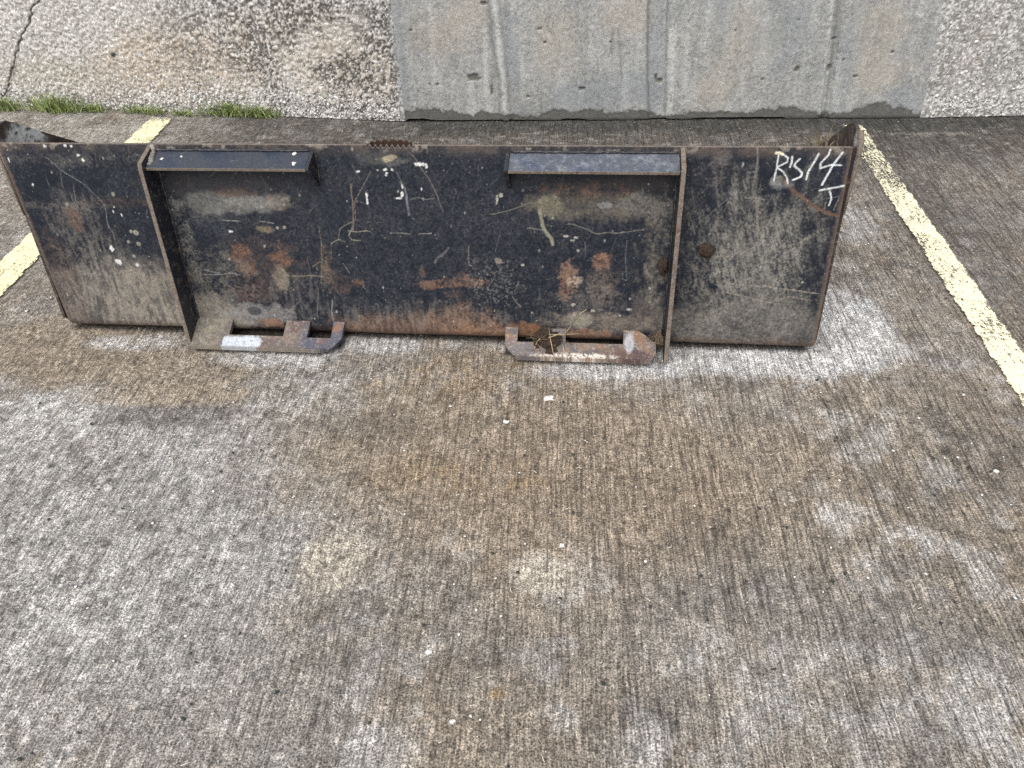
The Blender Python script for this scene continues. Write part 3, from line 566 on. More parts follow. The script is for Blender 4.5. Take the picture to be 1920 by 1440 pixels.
# middle
film((0.0179,0.0246,0.2224,0.0511), .85, (.155, .092, .060), .8, .35, 24, 461, .45+.55*tv); film((0.1115,0.0496,0.0778,0.05), .70, (.175, .095, .056), .8, .55, 40, 462, tx); film((-0.0757,0.0213,0.1201,0.0453), .6, (.13, .085, .066), .8, .4, 30, 463, tv)
film((0.156,0.0293,0.0714,0.0325), .75, (.185, .102, .062), .7, .45, 45, 464, tx); film((0.0222,0.0756,0.2571,0.0348), .35, DUST, .9, .5, 30, 465, tv)
for i, (e, a) in enumerate([((0.039,0.1544,0.0357,0.011), .95), ((0.118,0.1619,0.0528,0.0123), .9), ((0.1165,0.178,0.015,0.0135), .7), ((0.0908,0.1311,0.0229,0.0084), .5), ((-0.1357,0.1554,0.0156,0.0098), .8), ((0.0217,0.1892,0.0063,0.019), .45), ((0.1621,0.1657,0.0176,0.0054), .6)]):
    film(e, a, (.140, .080, .052), .6, .6, 80, 470+i, trs)
film((-0.2089,0.1877,0.0156,0.0469), .65, (.15, .105, .068), .8, .6, 70, 478, tx); film((-0.1785,0.1473,0.0262,0.0224), .4, RUST2, .8, .6, 60, 479, tx); film((0.1933,0.1638,0.0621,0.0548), .50, (.17, .165, .155), .9, .7, 70, 480, ss(.52, .68, fine))
film((-0.0227,0.444,0.0353,0.0092), .5, GREYF, .8, .4, 40, 481); film((-0.0609,0.4495,0.0354,0.0162), .40, (.13, .13, .115), .8, .5, 40, 482); film((-0.0279,0.4497,0.0176,0.0069), .9, (.36, .30, .20), .5, .4, 70, 483, None, .9, .35)
film((0.2013,0.2171,0.0086,0.0065), .8, (.26, .22, .17), .6, .4, 90, 484, None, .9, -.6)
for i in range(9): film((-0.0075,0.3026,0.6125,0.2001), .16, (.055, .055, .062), 1.0, .8, 40+8*i, 485+i, ss(.60, .74, fbm(x, y, 90+20*i, 3, 500+i)))
# right bay
film((0.4204,0.3517,0.1472,0.0311), .70, (.135, .118, .092), .8, .45, 30, 511, .35+.65*tx); film((0.408,0.3832,0.1014,0.0187), .6, RUST2, .8, .5, 40, 512, tx); film((0.3168,0.3503,0.0301,0.0265), .75, (.20, .185, .125), .7, .4, 40, 513)
film((0.4376,0.3519,0.0159,0.0071), .7, (.26, .26, .25), .6, .4, 70, 514); film((0.5283,0.3531,0.0561,0.0261), .6, GREYF, .8, .5, 30, 515, tx); film((0.5084,0.3993,0.0886,0.0161), .6, (.048, .040, .036), .9, .4, 20, 516)
p.lay(p.line([(0.2958,0.338),(0.3027,0.3015),(0.3098,0.288),(0.3216,0.2733),(0.3241,0.2608)], .0085, .2)*.75, (.23, .22, .16), .9)
for i, (e, a, c) in enumerate([((0.3607,0.1972,0.0229,0.0211), .9, (.18, .112, .078)), ((0.3576,0.1547,0.0221,0.0271), .9, (.155, .086, .060)), ((0.3732,0.1711,0.0171,0.016), .7, (.33, .26, .20)), ((0.4345,0.221,0.0225,0.0233), .95, (.135, .072, .050)), ((0.4339,0.2351,0.0142,0.0077), .6, (.28, .16, .10))]):
    film(e, a, c, .6, .5, 75, 520+i, trs)
film((0.4393,0.1569,0.0314,0.0543), .5, (.17, .13, .10), .9, .7, 60, 526, tx); film((0.3916,0.1148,0.0737,0.0417), .35, DUST, .9, .7, 50, 527, tx)
film((0.5528,0.2502,0.0255,0.1168), .75, (.150, .128, .095), .8, .6, 50, 528, tsw); film((0.5463,0.092,0.0486,0.0419), .55, (.11, .09, .075), .8, .5, 50, 529); film((0.4302,0.0673,0.1359,0.0256), .75, (.175, .145, .115), .8, .4, 40, 530, .4+.6*tx)
film((0.3926,0.0731,0.0299,0.0198), .85, (.25, .225, .18), .6, .4, 60, 531); film((0.2597,0.0402,0.041,0.0233), .9, (.17, .085, .042), .7, .4, 40, 532); film((0.4062,0.0337,0.0753,0.0145), .8, (.21, .12, .075), .7, .5, 60, 533)
film((0.5912,0.2759,0.0103,0.1548), .5, (.015, .013, .012), .8, .4, 40, 534)
# right end: swirled mud smears, dusty foot
film((0.7701,0.2547,0.1671,0.1686), .42, (.185, .170, .140), 1.0, .4, 20, 541, tsw); film((0.7675,0.1916,0.0914,0.1059), .42, (.21, .195, .16), .9, .4, 24, 542, tsw); film((0.8302,0.2311,0.0449,0.0897), .40, (.22, .205, .17), .9, .5, 30, 543, tsw)
film((0.762,0.0573,0.1893,0.0782), .72, (.165, .150, .128), .9, .35, 20, 544, .35+.65*tx); film((0.6778,0.1632,0.0701,0.1083), .45, (.165, .150, .122), .9, .5, 26, 545, tsw); film((0.6501,0.3134,0.0448,0.1374), .35, DUST, .9, .5, 26, 546, tsw)
film((0.7666,0.0222,0.1793,0.02), .60, (.155, .115, .085), .8, .4, 40, 547, tx); film((0.6703,0.429,0.0215,0.045), .35, DUST, .9, .6, 40, 548, tx); film((0.8889,0.3407,0.0215,0.0234), .5, (.11, .09, .075), .8, .6, 60, 549, tx)
film((0.7868,0.41,0.015,0.01), .7, (.21, .20, .175), .6, .4, 60, 550, None, .9, .5); film((0.7482,0.3791,0.0109,0.0346), .4, (.2, .18, .15), .9, .6, 60, 551, tv)
# hand-like smears of dried mud on the right end
strk = ss(.42, .60, .5*sfbm(x+.35*y, y*.12, 330, 3, 431, .6)+.5*fine)
for i in range(260):
    a = rng.normal(.775, .062); b = rng.normal(.225, .085)
    if not (.62 < a < .90 and .04 < b < .40): continue
    t_ = rng.normal(1.25, .32) if i % 4 else rng.normal(2.2, .35); L = rng.uniform(.015, .075); bend = rng.normal(0, .35); g_ = rng.uniform(.11, .23); q_ = [(a, b)]
    for j in range(3): q_.append((q_[-1][0]+L/3*math.cos(t_+bend*j/2), q_[-1][1]+L/3*math.sin(t_+bend*j/2)))
    p.lay(p.line(q_, rng.uniform(.005, .016), rng.uniform(.34, .50), 120, 1100+i, .002, True)*rng.uniform(.25, .6)*(.15+.85*strk), (g_, g_*.95, g_*.83), .9)
for i in range(70):                                                 # mud strokes beside the right bracket
    a = rng.normal(.548, .014); b = rng.uniform(.10, .36); L = rng.uniform(.01, .04); t_ = rng.normal(1.4, .35); g_ = rng.uniform(.08, .17)
    p.lay(p.line([(a, b), (a+L*math.cos(t_), b+L*math.sin(t_))], rng.uniform(.004, .010), .46, 170, 1400+i, .003, True)*.5*(.3+.7*strk), (g_, g_*.90, g_*.74), .9)
# worn brown top edge
top = ss(.030, .004, BH-v+.012*(fbm(x, y, 20, 3, 561)-.5)); p.lay(top*(.25+.65*ss(.40, .62, fbm(x, y, 40, 4, 562)))*.9, (.085, .066, .056), .8)
p.lay(ss(.0030, .0005, BH-v)*.7, (.17, .14, .115), .6); p.lay(ss(.02, .004, BH-v)*ss(.6, .7, fbm(x, y, 55, 4, 563))*.7, (.23, .20, .17), .8)
edgem = np.minimum(u-uL, uR-u); p.lay(ss(.012, .002, edgem+.006*(fbm(x, y, 60, 3, 564)-.5))*.8, (.10, .072, .056), .8)
p.lay(ss(.045, -.01, v+.02*(fbm(x, y, 30, 3, 565)-.5))*.75, (.150, .100, .070), .85); p.lay(ss(.0, -.02, v)*.8, (.09, .066, .05), .9)
# scratches
SCR = [([(-0.1204,0.3942),(-0.1204,0.3536),(-0.1321,0.2964),(-0.1304,0.2809)], .0035, (.13, .10, .075)), ([(-0.0712,0.4199),(-0.102,0.3798),(-0.1177,0.3462),(-0.1224,0.312),(-0.16,0.2882),(-0.1679,0.2606)], .003, (.14, .12, .10)), ([(-0.1414,0.2846),(-0.0922,0.2816)], .002, (.24, .22, .17)), ([(-0.1326,0.2926),(-0.1411,0.2729),(-0.1367,0.2631),(-0.1177,0.2615)], .0022, (.22, .21, .17)), ([(-0.1889,0.2502),(-0.1676,0.2625),(-0.1566,0.2588)], .0035, (.18, .165, .14)),
 ([(0.013,0.4661),(0.0415,0.4279),(0.0574,0.4032),(0.069,0.3671),(0.079,0.3302)], .0030, (.14, .125, .105)), ([(-0.0468,0.2804),(-0.0018,0.2774)], .0025, (.24, .23, .21)), ([(0.0208,0.2778),(0.0512,0.2822)], .0025, (.24, .23, .21)), ([(0.0098,0.359),(0.0285,0.3629),(0.0465,0.3595),(0.0615,0.3641)], .003, (.15, .145, .135)), ([(0.1865,0.328),(0.2302,0.3398),(0.2805,0.3552)], .0026, (.17, .155, .13)), ([(0.135,0.2507),(0.1343,0.2029)], .0035, (.15, .13, .11)), ([(0.2286,0.1313),(0.2472,0.1022)], .002, (.17, .16, .14)), ([(-0.1684,0.2041),(-0.1562,0.1797)], .002, (.19, .17, .14)), ([(-0.207,0.1061),(-0.2152,0.0394)], .002, (.16, .15, .13)),
 ([(0.0859,0.2458),(0.0618,0.2254),(0.0529,0.2091)], .007, (.10, .10, .105)), ([(-0.0048,0.3954),(-0.0005,0.3662),(0.0029,0.3253)], .006, (.16, .165, .175)),
 ([(-0.118,0.3942),(-0.1215,0.3423),(-0.1327,0.2886)], .003, (.15, .105, .075)), ([(-0.2083,0.2951),(-0.2108,0.2557),(-0.2254,0.1527)], .003, (.16, .13, .085)), ([(-0.4358,0.3051),(-0.3951,0.303)], .002, (.22, .22, .21)), ([(-0.3521,0.3025),(-0.3178,0.2992)], .0022, (.23, .22, .20)), ([(-0.5125,0.1794),(-0.4768,0.1739)], .002, (.19, .19, .18)), ([(-0.5157,0.1666),(-0.4613,0.1701),(-0.4246,0.1697)], .0025, (.21, .21, .20)), ([(-0.3069,0.1696),(-0.2188,0.1688)], .002, (.20, .18, .14)), ([(-0.2085,0.1059),(-0.2148,0.0437)], .002, (.18, .17, .15)), ([(-0.2376,0.1396),(-0.2518,0.065)], .0025, (.12, .11, .10)), ([(-0.2425,0.1941),(-0.2229,0.2049)], .003, (.20, .14, .09)),
 ([(-0.8251,0.4508),(-0.787,0.4127),(-0.7563,0.3883),(-0.7252,0.3511),(-0.7175,0.3342),(-0.7232,0.2822)], .0025, (.15, .145, .14)), ([(-0.7931,0.3332),(-0.7775,0.384)], .002, (.10, .10, .10)), ([(-0.7255,0.2821),(-0.7177,0.2646),(-0.7174,0.2512)], .004, (.13, .12, .11)),
 ([(0.2669,0.2967),(0.3029,0.2941)], .003, (.19, .18, .15)), ([(0.3572,0.31),(0.3892,0.2988),(0.4193,0.2895),(0.464,0.2883),(0.5225,0.2971)], .003, (.16, .155, .13)), ([(0.487,0.2729),(0.49,0.1833)], .004, (.07, .075, .085)),
 ([(0.707,0.1814),(0.7664,0.1721),(0.8406,0.1654),(0.9187,0.1567)], .0025, (.25, .22, .18)), ([(0.7182,0.1533),(0.7705,0.1415),(0.8149,0.1317),(0.8588,0.1484),(0.9028,0.1387)], .0032, (.22, .18, .145)), ([(0.7403,0.4785),(0.7449,0.4333),(0.7432,0.4074)], .005, (.17, .155, .13)), ([(0.7318,0.3713),(0.7684,0.3698)], .004, (.20, .19, .165)), ([(0.755,0.362),(0.765,0.2913)], .008, (.17, .15, .125)), ([(0.8804,0.3674),(0.9078,0.3735),(0.9174,0.3792)], .0025, (.10, .10, .105)), ([(0.9181,0.3755),(0.9143,0.3488)], .003, (.16, .15, .14)), ([(0.8936,0.3638),(0.8961,0.3408)], .003, (.16, .14, .12)), ([(0.7218,0.2783),(0.7309,0.2662),(0.7308,0.2077)], .004, (.16, .15, .13))]
for i, (pts_, w_, c_) in enumerate(SCR): p.lay(p.line(pts_, max(w_*.85, .0024), .40, 260, 600+i, .006)*.75, c_, .7)
p.lay(p.line([(0.7996,0.4101),(0.8229,0.3901),(0.8434,0.3746),(0.8637,0.3605),(0.8935,0.3449),(0.9222,0.3357)], .0080, .30, 160, 650, .004)*.85, (.105, .062, .042), .85)
for i in range(170):                                                # fine random scuffs
    a = rng.uniform(-.9, .9); b = rng.uniform(.04, .46); L = rng.uniform(.008, .05); t_ = rng.normal(1.35, .5) if rng.uniform() < .6 else rng.uniform(0, 3.1); g_ = rng.uniform(.05, .17)
    p.lay(p.line([(a, b), (a+L*math.cos(t_), b+L*math.sin(t_))], rng.uniform(.0018, .0026), .50, 300, 700+i)*.45, (g_, g_*.96, g_*.92), .7)
# white paint spots and droppings
WH = (.54, .54, .52)
SPOT = [(-0.9157,0.4401,0.0026,0.0061), (-0.8646,0.4537,0.0026,0.0024), (-0.9104,0.463,0.0026,0.0024), (-0.8163,0.4719,0.0064,0.0048), (-0.7671,0.4733,0.0051,0.0047), (-0.7534,0.4722,0.0038,0.0036), (-0.7425,0.4521,0.0064,0.0036), (-0.7347,0.4414,0.0039,0.0061), (-0.7348,0.2292,0.0068,0.0082), (-0.727,0.1937,0.0097,0.0098), (-0.7307,0.1991,0.0069,0.0055), (-0.7001,0.3212,0.0027,0.0039), (-0.6826,0.3137,0.0027,0.0052), (-0.6808,0.1878,0.0056,0.0056), (-0.8784,0.3837,0.0027,0.005), (-0.6951,0.3328,0.0027,0.0026), (-0.4251,0.2777,0.0066,0.0039), (-0.0889,0.3595,0.0037,0.0172), (0.0376,0.4375,0.0164,0.0046), (0.0514,0.4342,0.0035,0.0069), (-0.0172,0.3616,0.0108,0.0037), (-0.0079,0.3701,0.0048,0.0084), (-0.1014,0.4202,0.006,0.0035), (-0.0375,0.4172,0.0036,0.0035), (-0.0389,0.4254,0.0059,0.0035), (-0.0247,0.4255,0.0059,0.0035), (-0.0061,0.3881,0.0024,0.006), (0.0363,0.3826,0.0024,0.0048), (-0.0568,0.4241,0.0035,0.0024), (-0.0392,0.4125,0.0024,0.0035), (0.3814,0.2467,0.0047,0.0038), (0.2562,0.2092,0.0048,0.0039), (0.3731,0.1129,0.0074,0.0055), (0.4181,0.0977,0.0061,0.0042), (0.5003,0.1043,0.0048,0.0041), (0.4827,0.0872,0.0037,0.0028), (0.3667,0.2704,0.0071,0.0025), (0.3524,0.2801,0.0094,0.0037), (0.376,0.2768,0.0071,0.0037), (0.2027,0.3619,0.0035,0.0144), (0.2124,0.3716,0.0058,0.006)]
for i, e in enumerate(SPOT):
    late = i >= 30; p.lay(p.blob((e[0], e[1], max(e[2]*.72, .0016), max(e[3]*.72, .0016)), .5, 1.0, 210, 900+i)*(.9 if not late else .7), WH if not late else (.40, .38, .32), .9)
DOT = [(-0.688,0.3633,0.004,0.0051), (-0.6598,0.2709,0.0067,0.0066), (-0.6711,0.2734,0.004,0.004), (-0.6615,0.2429,0.0054,0.0054), (-0.6856,0.2478,0.004,0.0041), (-0.6833,0.2112,0.0041,0.0042), (-0.8102,0.3376,0.0041,0.0038), (-0.3095,0.2887,0.0038,0.0039), (-0.2927,0.2903,0.0039,0.0039), (-0.4436,0.2082,0.0027,0.0041)]
for i, e in enumerate(DOT): p.lay(p.blob(e, .35, .2, 120, 950+i)*.75, (.27, .25, .205), .9)
for i in range(520):
    a = rng.uniform(-.93, .93); b = rng.uniform(.02, .47); r_ = .0008+.0018*rng.uniform(0, 1)**3; g_ = rng.uniform(.08, .38)
    p.lay(p.blob((a, b, r_, r_*rng.uniform(.7, 1.8)), .5, .5, 200, 3, 0, 2)*.6, (g_, g_*.97, g_*.90), .9)
# chalk: R B 1 4 over T, drawn by hand
CH = [([(0.7831,0.4633),(0.7832,0.4391),(0.7812,0.4084)], .0050), ([(0.7895,0.4648),(0.8024,0.4566),(0.8016,0.4483),(0.7842,0.4373)], .0052), ([(0.7845,0.4358),(0.7976,0.427),(0.807,0.4148),(0.8105,0.4037)], .0046),
      ([(0.8101,0.4589),(0.8112,0.4484),(0.8094,0.4381)], .0060), ([(0.8265,0.4545),(0.8194,0.447),(0.8173,0.4401),(0.8275,0.4334),(0.8358,0.4258),(0.8345,0.4181),(0.8191,0.4109)], .0060), ([(0.8611,0.4645),(0.8525,0.4412),(0.8476,0.4275),(0.846,0.4129)], .0060),
      ([(0.8823,0.4739),(0.8805,0.4624),(0.8735,0.4534),(0.8676,0.4458),(0.8693,0.4352),(0.8763,0.4383),(0.8914,0.443),(0.9097,0.4419)], .0056), ([(0.9062,0.4673),(0.8995,0.4535),(0.8931,0.4415),(0.8875,0.4247),(0.8784,0.4013)], .0064),
      ([(0.8762,0.3891),(0.8934,0.3937),(0.9219,0.3997)], .0062), ([(0.8948,0.3924),(0.9007,0.3784),(0.903,0.3706),(0.9013,0.3575)], .0046)]
for i, (pts_, w_) in enumerate(CH): p.lay(p.line(pts_, w_*.70, .36, 360, 1000+i, .0016)*.80, (.62, .64, .64), .95)
p.lay(p.line([(0.7776,0.4659),(0.7841,0.4665),(0.7904,0.4633)], .006, .3)*.9, (.66, .58, .42), .95)
film((0.7977,0.4023,0.0235,0.009), .35, (.3, .3, .29), .9, .5, 70, 1020)
# serrated grip cut into the top edge
G0, G1, NT_ = -.0749, .0237, 8
ph = np.clip((u-G0)/(G1-G0), 0, 1); inside = (u > G0) & (u < G1)
notch = np.where(inside, .0080*np.clip(1.25*np.abs(np.cos(np.pi*NT_*ph))-.35, 0, .9), 0)*np.clip(1-(BH-v)/.02, 0, 1)
d_ = dent+np.clip(p.h, -.01, .01)
pu = u; py2 = py_+d_*np.where(w <= w1, -CL, ny)-notch*SL; pz2 = pz_+d_*np.where(w <= w1, SL, nz)-notch*CL
pz2 = np.maximum(pz2, .004)
nv = len(pu); nr, nc = len(rows), len(cols)
Fm = grid_faces(nr, nc)[:, ::-1]
V_ = np.stack([pu, py2, pz2], 1); Cc_ = rgba(p)
# top edge, 8 mm thick, and the inner face
TH = .0055; top_i = np.arange(nc)
tb = V_[top_i]+np.array([0, TH*CL, -TH*SL]); cb = Cc_[top_i].copy(); cb[:, :3] = (.15, .128, .105)
inner_rows = [0, nr//2, int(w1/.0015), int((w1+w2*.5)/.0015), int((w1+w2)/.0015), nr-1]
ib = []; icol = []
for r_i in inner_rows[1:]:
    k = np.arange(nc)+r_i*nc; nn = np.stack([np.zeros(nc), np.where(w[k] <= w1, -CL, ny[k]), np.where(w[k] <= w1, SL, nz[k])], 1)
    ib.append(V_[k]-nn*TH); c2 = Cc_[k].copy(); c2[:, :3] = (.085, .062, .050); c2[:, 3] = .8; icol.append(c2)
V_all = np.concatenate([V_, tb]+ib); C_all = np.concatenate([Cc_, cb]+icol)
f_top = np.stack([top_i[:-1], top_i[1:], nv+top_i[1:], nv+top_i[:-1]], 1)
f_in = grid_faces(len(inner_rows), nc)+nv
me = np_mesh('back_sheet', V_all, np.concatenate([Fm, f_top, f_in]), True, C_all)
back = link('back_sheet', me, M_PLATE, bucket); tag(back, 'black back sheet with rust, mud smears and white chalk lettering')

M_RUSTY = mat_steel('rusty_dark_steel', paint=(.035, .028, .025), wr=.55, wd=.40, rough=.6)
M_BLACK = mat_steel('worn_black_steel', wr=.30, wd=.30, seed=3.1)
M_EDGE = mat_steel('brown_bracket_steel', paint=(.030, .026, .025), rust=(.135, .088, .060), wr=.58, wd=.52, rough=.55, seed=5.0)
M_LIP = mat_steel('sky_sheen_lip_paint', paint=(.020, .028, .046), rust=(.040, .046, .060), dust=(.15, .16, .17), wr=.45, wd=.24, rough=.34, seed=8.0, white=.04, sc=.6)  # blue sky reflection on the upturned lip is mixed into this colour
M_LIP2 = mat_steel('scuffed_sky_sheen_lip_paint', paint=(.042, .056, .090), rust=(.085, .094, .115), dust=(.19, .20, .22), wr=.50, wd=.36, rough=.36, seed=9.0, white=.05, sc=.6)  # right lip: scuffs plus a stronger sky reflection painted into the colour
M_WELD = mat_steel('grimy_weld', paint=(.10, .095, .088), rust=(.12, .09, .065), dust=(.30, .285, .26), wr=.45, wd=.5, rough=.7, seed=2.0)
M_CLAY = mat_plain('dried_mud', (.075, .050, .035), (.14, .105, .075), 90, .95, .006)
M_STRAW = mat_plain('dry_straw', (.42, .34, .20), (.30, .235, .14), 90, .8, .0005)
M_ROOT = mat_plain('dark_dead_grass', (.10, .075, .048), (.19, .15, .095), 90, .85, .0005)

# floor and cutting edge
prism('floor_sheet', [(-.06+.10, ZF+.001), (.62, .004), (.62, .014), (-.06+.10, ZF+.010)], 1.84, lambda a, b, c: (-.915+c, a, b), M_RUSTY, bucket)
prism('cutting_edge', [(.615, .0145), (.615, .030), (.70, .030), (.78, .012), (.78, .006), (.70, .0145)], 1.86, lambda a, b, c: (-.928+c, a, b), M_RUSTY, bucket)
# side plates: profile in (y,z)
def side_plate(u0, u1, label, patch):
    ya = np.linspace(0, 1, 240); hb = np.linspace(0, 1, 130)
    tp = np.array([(-.012, .075), (.052, .480), (.058, .488), (.070, .497), (.085, .501), (.105, .500), (.14, .482), (.307, .369), (.70, .098), (.752, .055), (.762, .012)])
    y0_ = .062; yy = np.linspace(y0_, .762, 240)
    zt = np.interp(yy, tp[3:, 0], tp[3:, 1]); zt[0] = .490; zt[1] = .494
    zb_ = np.full(yy.shape, .002)
    # rear edge follows the leaning sheet
    A, Bq = np.meshgrid(np.arange(240), hb); A = A.ravel(); Bq = Bq.ravel()
    z_ = zb_[A]+(zt[A]-zb_[A])*Bq; rear = -OFF+.0145+z_*math.tan(LE)+np.clip(.03-z_, 0, .03)*.9
    fr_ = (yy[A]-y0_)/(.762-y0_); yq = rear+(.762-rear)*fr_ if False else np.maximum(yy[A]-(1-np.clip(fr_/.25, 0, 1))*(.062-rear), rear)
    n = len(A); pt = Paint(yq, z_, (.026, .021, .020), .7)
    nz1 = fbm(yq, z_, 30, 5, 21); nz2 = fbm(yq, z_, 140, 4, 22, .7)
    pt.lay(.8*ss(.42, .62, nz1), (.075, .052, .042), .85); pt.lay(.6*ss(.55, .72, nz2), (.14, .115, .092), .9); pt.lay(.5*ss(.56, .7, fbm(yq, z_, 14, 4, 23)), (.045, .028, .026), .8)
    for e, a, c in patch: pt.lay(pt.blob(e, .6, .55, 60, 24)*a*ss(.3, .5, nz2*.5+fbm(yq, z_*3, 50, 3, 25)*.5), c, .9)
    Vi = []
    for uu in (u0, u1): Vi.append(np.stack([np.full(n, uu), yq, z_], 1))
    V_ = np.concatenate(Vi); f = grid_faces(130, 240); i_ = np.arange(n).reshape(130, 240)
    rim = np.concatenate([i_[0, :], i_[1:, -1], i_[-1, -2::-1], i_[-2:0:-1, 0]]); r2 = np.roll(rim, -1)
    fr2 = np.stack([rim, r2, r2+n, rim+n], 1)
    C_ = np.concatenate([rgba(pt), rgba(pt)])
    me = np_mesh('side_plate', V_, np.concatenate([f[:, ::-1], f+n, fr2[:, ::-1]]), False, C_)
    bm = bmesh.new(); bm.from_mesh(me); bmesh.ops.recalc_face_normals(bm, faces=bm.faces); bm.to_mesh(me); bm.free()
    o = link('side_plate', me, M_SIDE, bucket); tag(o, label); return o
sp_a = side_plate(-.9395, -.9325, 'left side plate with a pale flaking patch inside', [((.150, .445, .075, .034), 1.0, (.56, .58, .57)), ((.10, .445, .03, .02), .6, (.36, .34, .31))])
sp_b = side_plate(.9312, .9382, 'rusty right side plate with a rounded ear above the back sheet', [((.075, .482, .010, .012), .7, (.34, .33, .31))])
# rolled rear edge of the right side plate stands a little outside the sheet
bm = bmesh.new(); tube(bm, [(.9370, .0440, .330), (.9385, .0490, .385), (.9395, .0520, .450), (.9390, .0590, .484), (.9375, .0740, .499)], .0025, .0065, 8); bm_obj('edge_weld', bm, M_EDGE, sp_b)
bm = bmesh.new(); tube(bm, [(-.9375, .0420, .300), (-.9380, .0480, .380), (-.9385, .0520, .455)], .003, .005, 8); bm_obj('edge_weld', bm, M_EDGE, sp_a)

# brackets of the quick attach: upright plates standing out from the sheet
BRK = [(.4775, -.002), (.474, .004), (.452, .058), (.440, .061), (.20, .060), (.03, .060), (.0, .062), (-.004, .055), (.0, .030), (.02, .012), (.06, -.002)]
def bracket(u0, t, label):
    o = prism('bracket', BRK, t, lambda a, b, c: (u0+c, sp(0, a, b)[1], max(.0008, sp(0, a, b)[2])), M_BLACK, bucket, .0018); tag(o, label)
    o.data.materials.append(M_EDGE)
    for f in o.data.polygons:
        if abs(f.normal.x) < .75: f.material_index = 1
    return o
brk_a = bracket(-.5715, .0105, None); brk_b = bracket(.5855, .0105, None)
# lips: sloping shelves under the top edge, with end gussets
def lip(u0, u1, label, mat):
    pr = [(.4640, -.002), (.4400, .0500), (.4330, .0480), (.4345, .0440), (.4560, -.002)]
    o = prism('lip', pr, u1-u0, lambda a, b, c: sp(u0+c, a, b), mat, bucket, .0010); tag(o, label)
    o.data.materials.append(M_EDGE)
    for f in o.data.polygons:
        if f.normal.z < .25 and abs(f.normal.x) < .5: f.material_index = 1
    return o
lip_a = lip(-.5605, -.1995, None, M_LIP); lip_b = lip(.2335, .5850, 'right lip, scuffed, with a pale blue sky sheen in its paint', M_LIP2)
GUS = [(.4680, -.002), (.4660, .004), (.4430, .0520), (.4370, .0510), (.3880, .003), (.3860, -.002)]
prism('gusset', GUS, .0085, lambda a, b, c: sp(-.2005+c, a, b), M_BLACK, lip_a, .0010)
prism('gusset', GUS, .0085, lambda a, b, c: sp(.2255+c, a, b), M_BLACK, lip_b, .0010)
M_FLECK = mat_plain('white_fleck', (.60, .60, .57), (.44, .42, .38), 260, .9, .0006)
def fleck(u_, k_, r, seed, par):
    rr = random.Random(seed); bm = bmesh.new(); n = 9; a_, d_ = .4640-.0240*k_, -.002+.052*k_
    nv_ = Vector((0, -.42, .91)); c_ = Vector(sp(u_, a_, d_))+nv_*.0006; e1 = Vector((1, 0, 0)); e2 = Vector((0, -.91, -.42))
    ring = [bm.verts.new(c_+(e1*math.cos(6.2832*i/n)*rr.uniform(.5, 1.3)+e2*math.sin(6.2832*i/n)*rr.uniform(.5, 1.2))*r) for i in range(n)]; tp_ = bm.verts.new(c_+nv_*.0010)
    for i in range(n): bm.faces.new((ring[i], ring[(i+1) % n], tp_))
    bmesh.ops.recalc_face_normals(bm, faces=bm.faces); bm_obj('fleck', bm, M_FLECK, par)
for i, (u_, k_, r) in enumerate([(-.532, .50, .0042), (-.489, .36, .0030), (-.236, .16, .0058), (-.229, .72, .0062)]): fleck(u_, k_, r, 40+i, lip_a)
# weld beads

def weld(pts, r, seed, name='weld_bead', mat=None, par=None):
    rr = random.Random(seed); bm = bmesh.new(); out = []
    for a, b in zip(pts[:-1], pts[1:]):
        A = Vector(a); B = Vector(b); k = max(2, int((B-A).length/.006))
        for i in range(k): out.append(A+(B-A)*i/k+Vector((rr.uniform(-1, 1), rr.uniform(-1, 1), rr.uniform(-1, 1)))*r*.28)
    out.append(Vector(pts[-1])); tube(bm, out, r, r, 7); return bm_obj(name, bm, mat or M_BLACK, par or bucket)
weld([sp(-.5580, .474, .001), sp(-.5570, .462, .008), sp(-.5560, .452, .024), sp(-.5565, .440, .040)], .0062, 1, mat=M_WELD, par=brk_a)
weld([sp(-.5600, .44, .001), sp(-.5600, .25, .001), sp(-.5600, .05, .001)], .0032, 2, par=brk_a)
weld([sp(.5845, .44, .001), sp(.5845, .25, .001), sp(.5845, .05, .001)], .0035, 3, par=brk_b)
weld([sp(-.1905, .465, .001), sp(-.1905, .392, .001)], .0022, 4, par=lip_a)
weld([sp(-.5560, .4655, .0005), sp(-.42, .4652, .0005), sp(-.30, .4656, .0005), sp(-.2040, .4652, .0005)], .0026, 7, par=lip_a, mat=M_BLACK); weld([sp(.2380, .4655, .0005), sp(.36, .4652, .0005), sp(.48, .4656, .0005), sp(.582, .4652, .0005)], .0028, 8, par=lip_b, mat=M_BLACK)

# bottom lips with the latch slots
def tabpt(u_, t_, e=0.0): return (.04*(1-t_), .065*t_)
def bottom_lip(poly_fn, u0, u1, paint_fn, label):
    du = .0015; us = np.arange(u0, u1+1e-6, du); ts = np.linspace(-.26, 1.06, 66)
    U_, T_ = np.meshgrid(us, ts); keep = poly_fn((U_[:-1, :-1]+U_[1:, 1:])/2, (T_[:-1, :-1]+T_[1:, 1:])/2)
    u_ = U_.ravel(); t_ = T_.ravel(); pt = Paint(u_, t_*.0763, (.10, .082, .07), .6); paint_fn(pt, u_, t_)
    v_ = .04*(1-t_); dd = .065*t_; xyz = np.stack([u_, -OFF+v_*SL-dd*CL, v_*CL+dd*SL], 1); xyz[:, 2] = np.maximum(xyz[:, 2], .0115)
    f = grid_faces(len(ts), len(us), keep); used = np.unique(f); mp = -np.ones(len(u_), int); mp[used] = np.arange(len(used))
    me = np_mesh('bottom_lip', xyz[used], mp[f], False, rgba(pt)[used]); o = link('bottom_lip', me, M_TAB, bucket); tag(o, label)
    md = o.modifiers.new('thickness', 'SOLIDIFY'); md.thickness = .0105; md.offset = -0.4
    return o
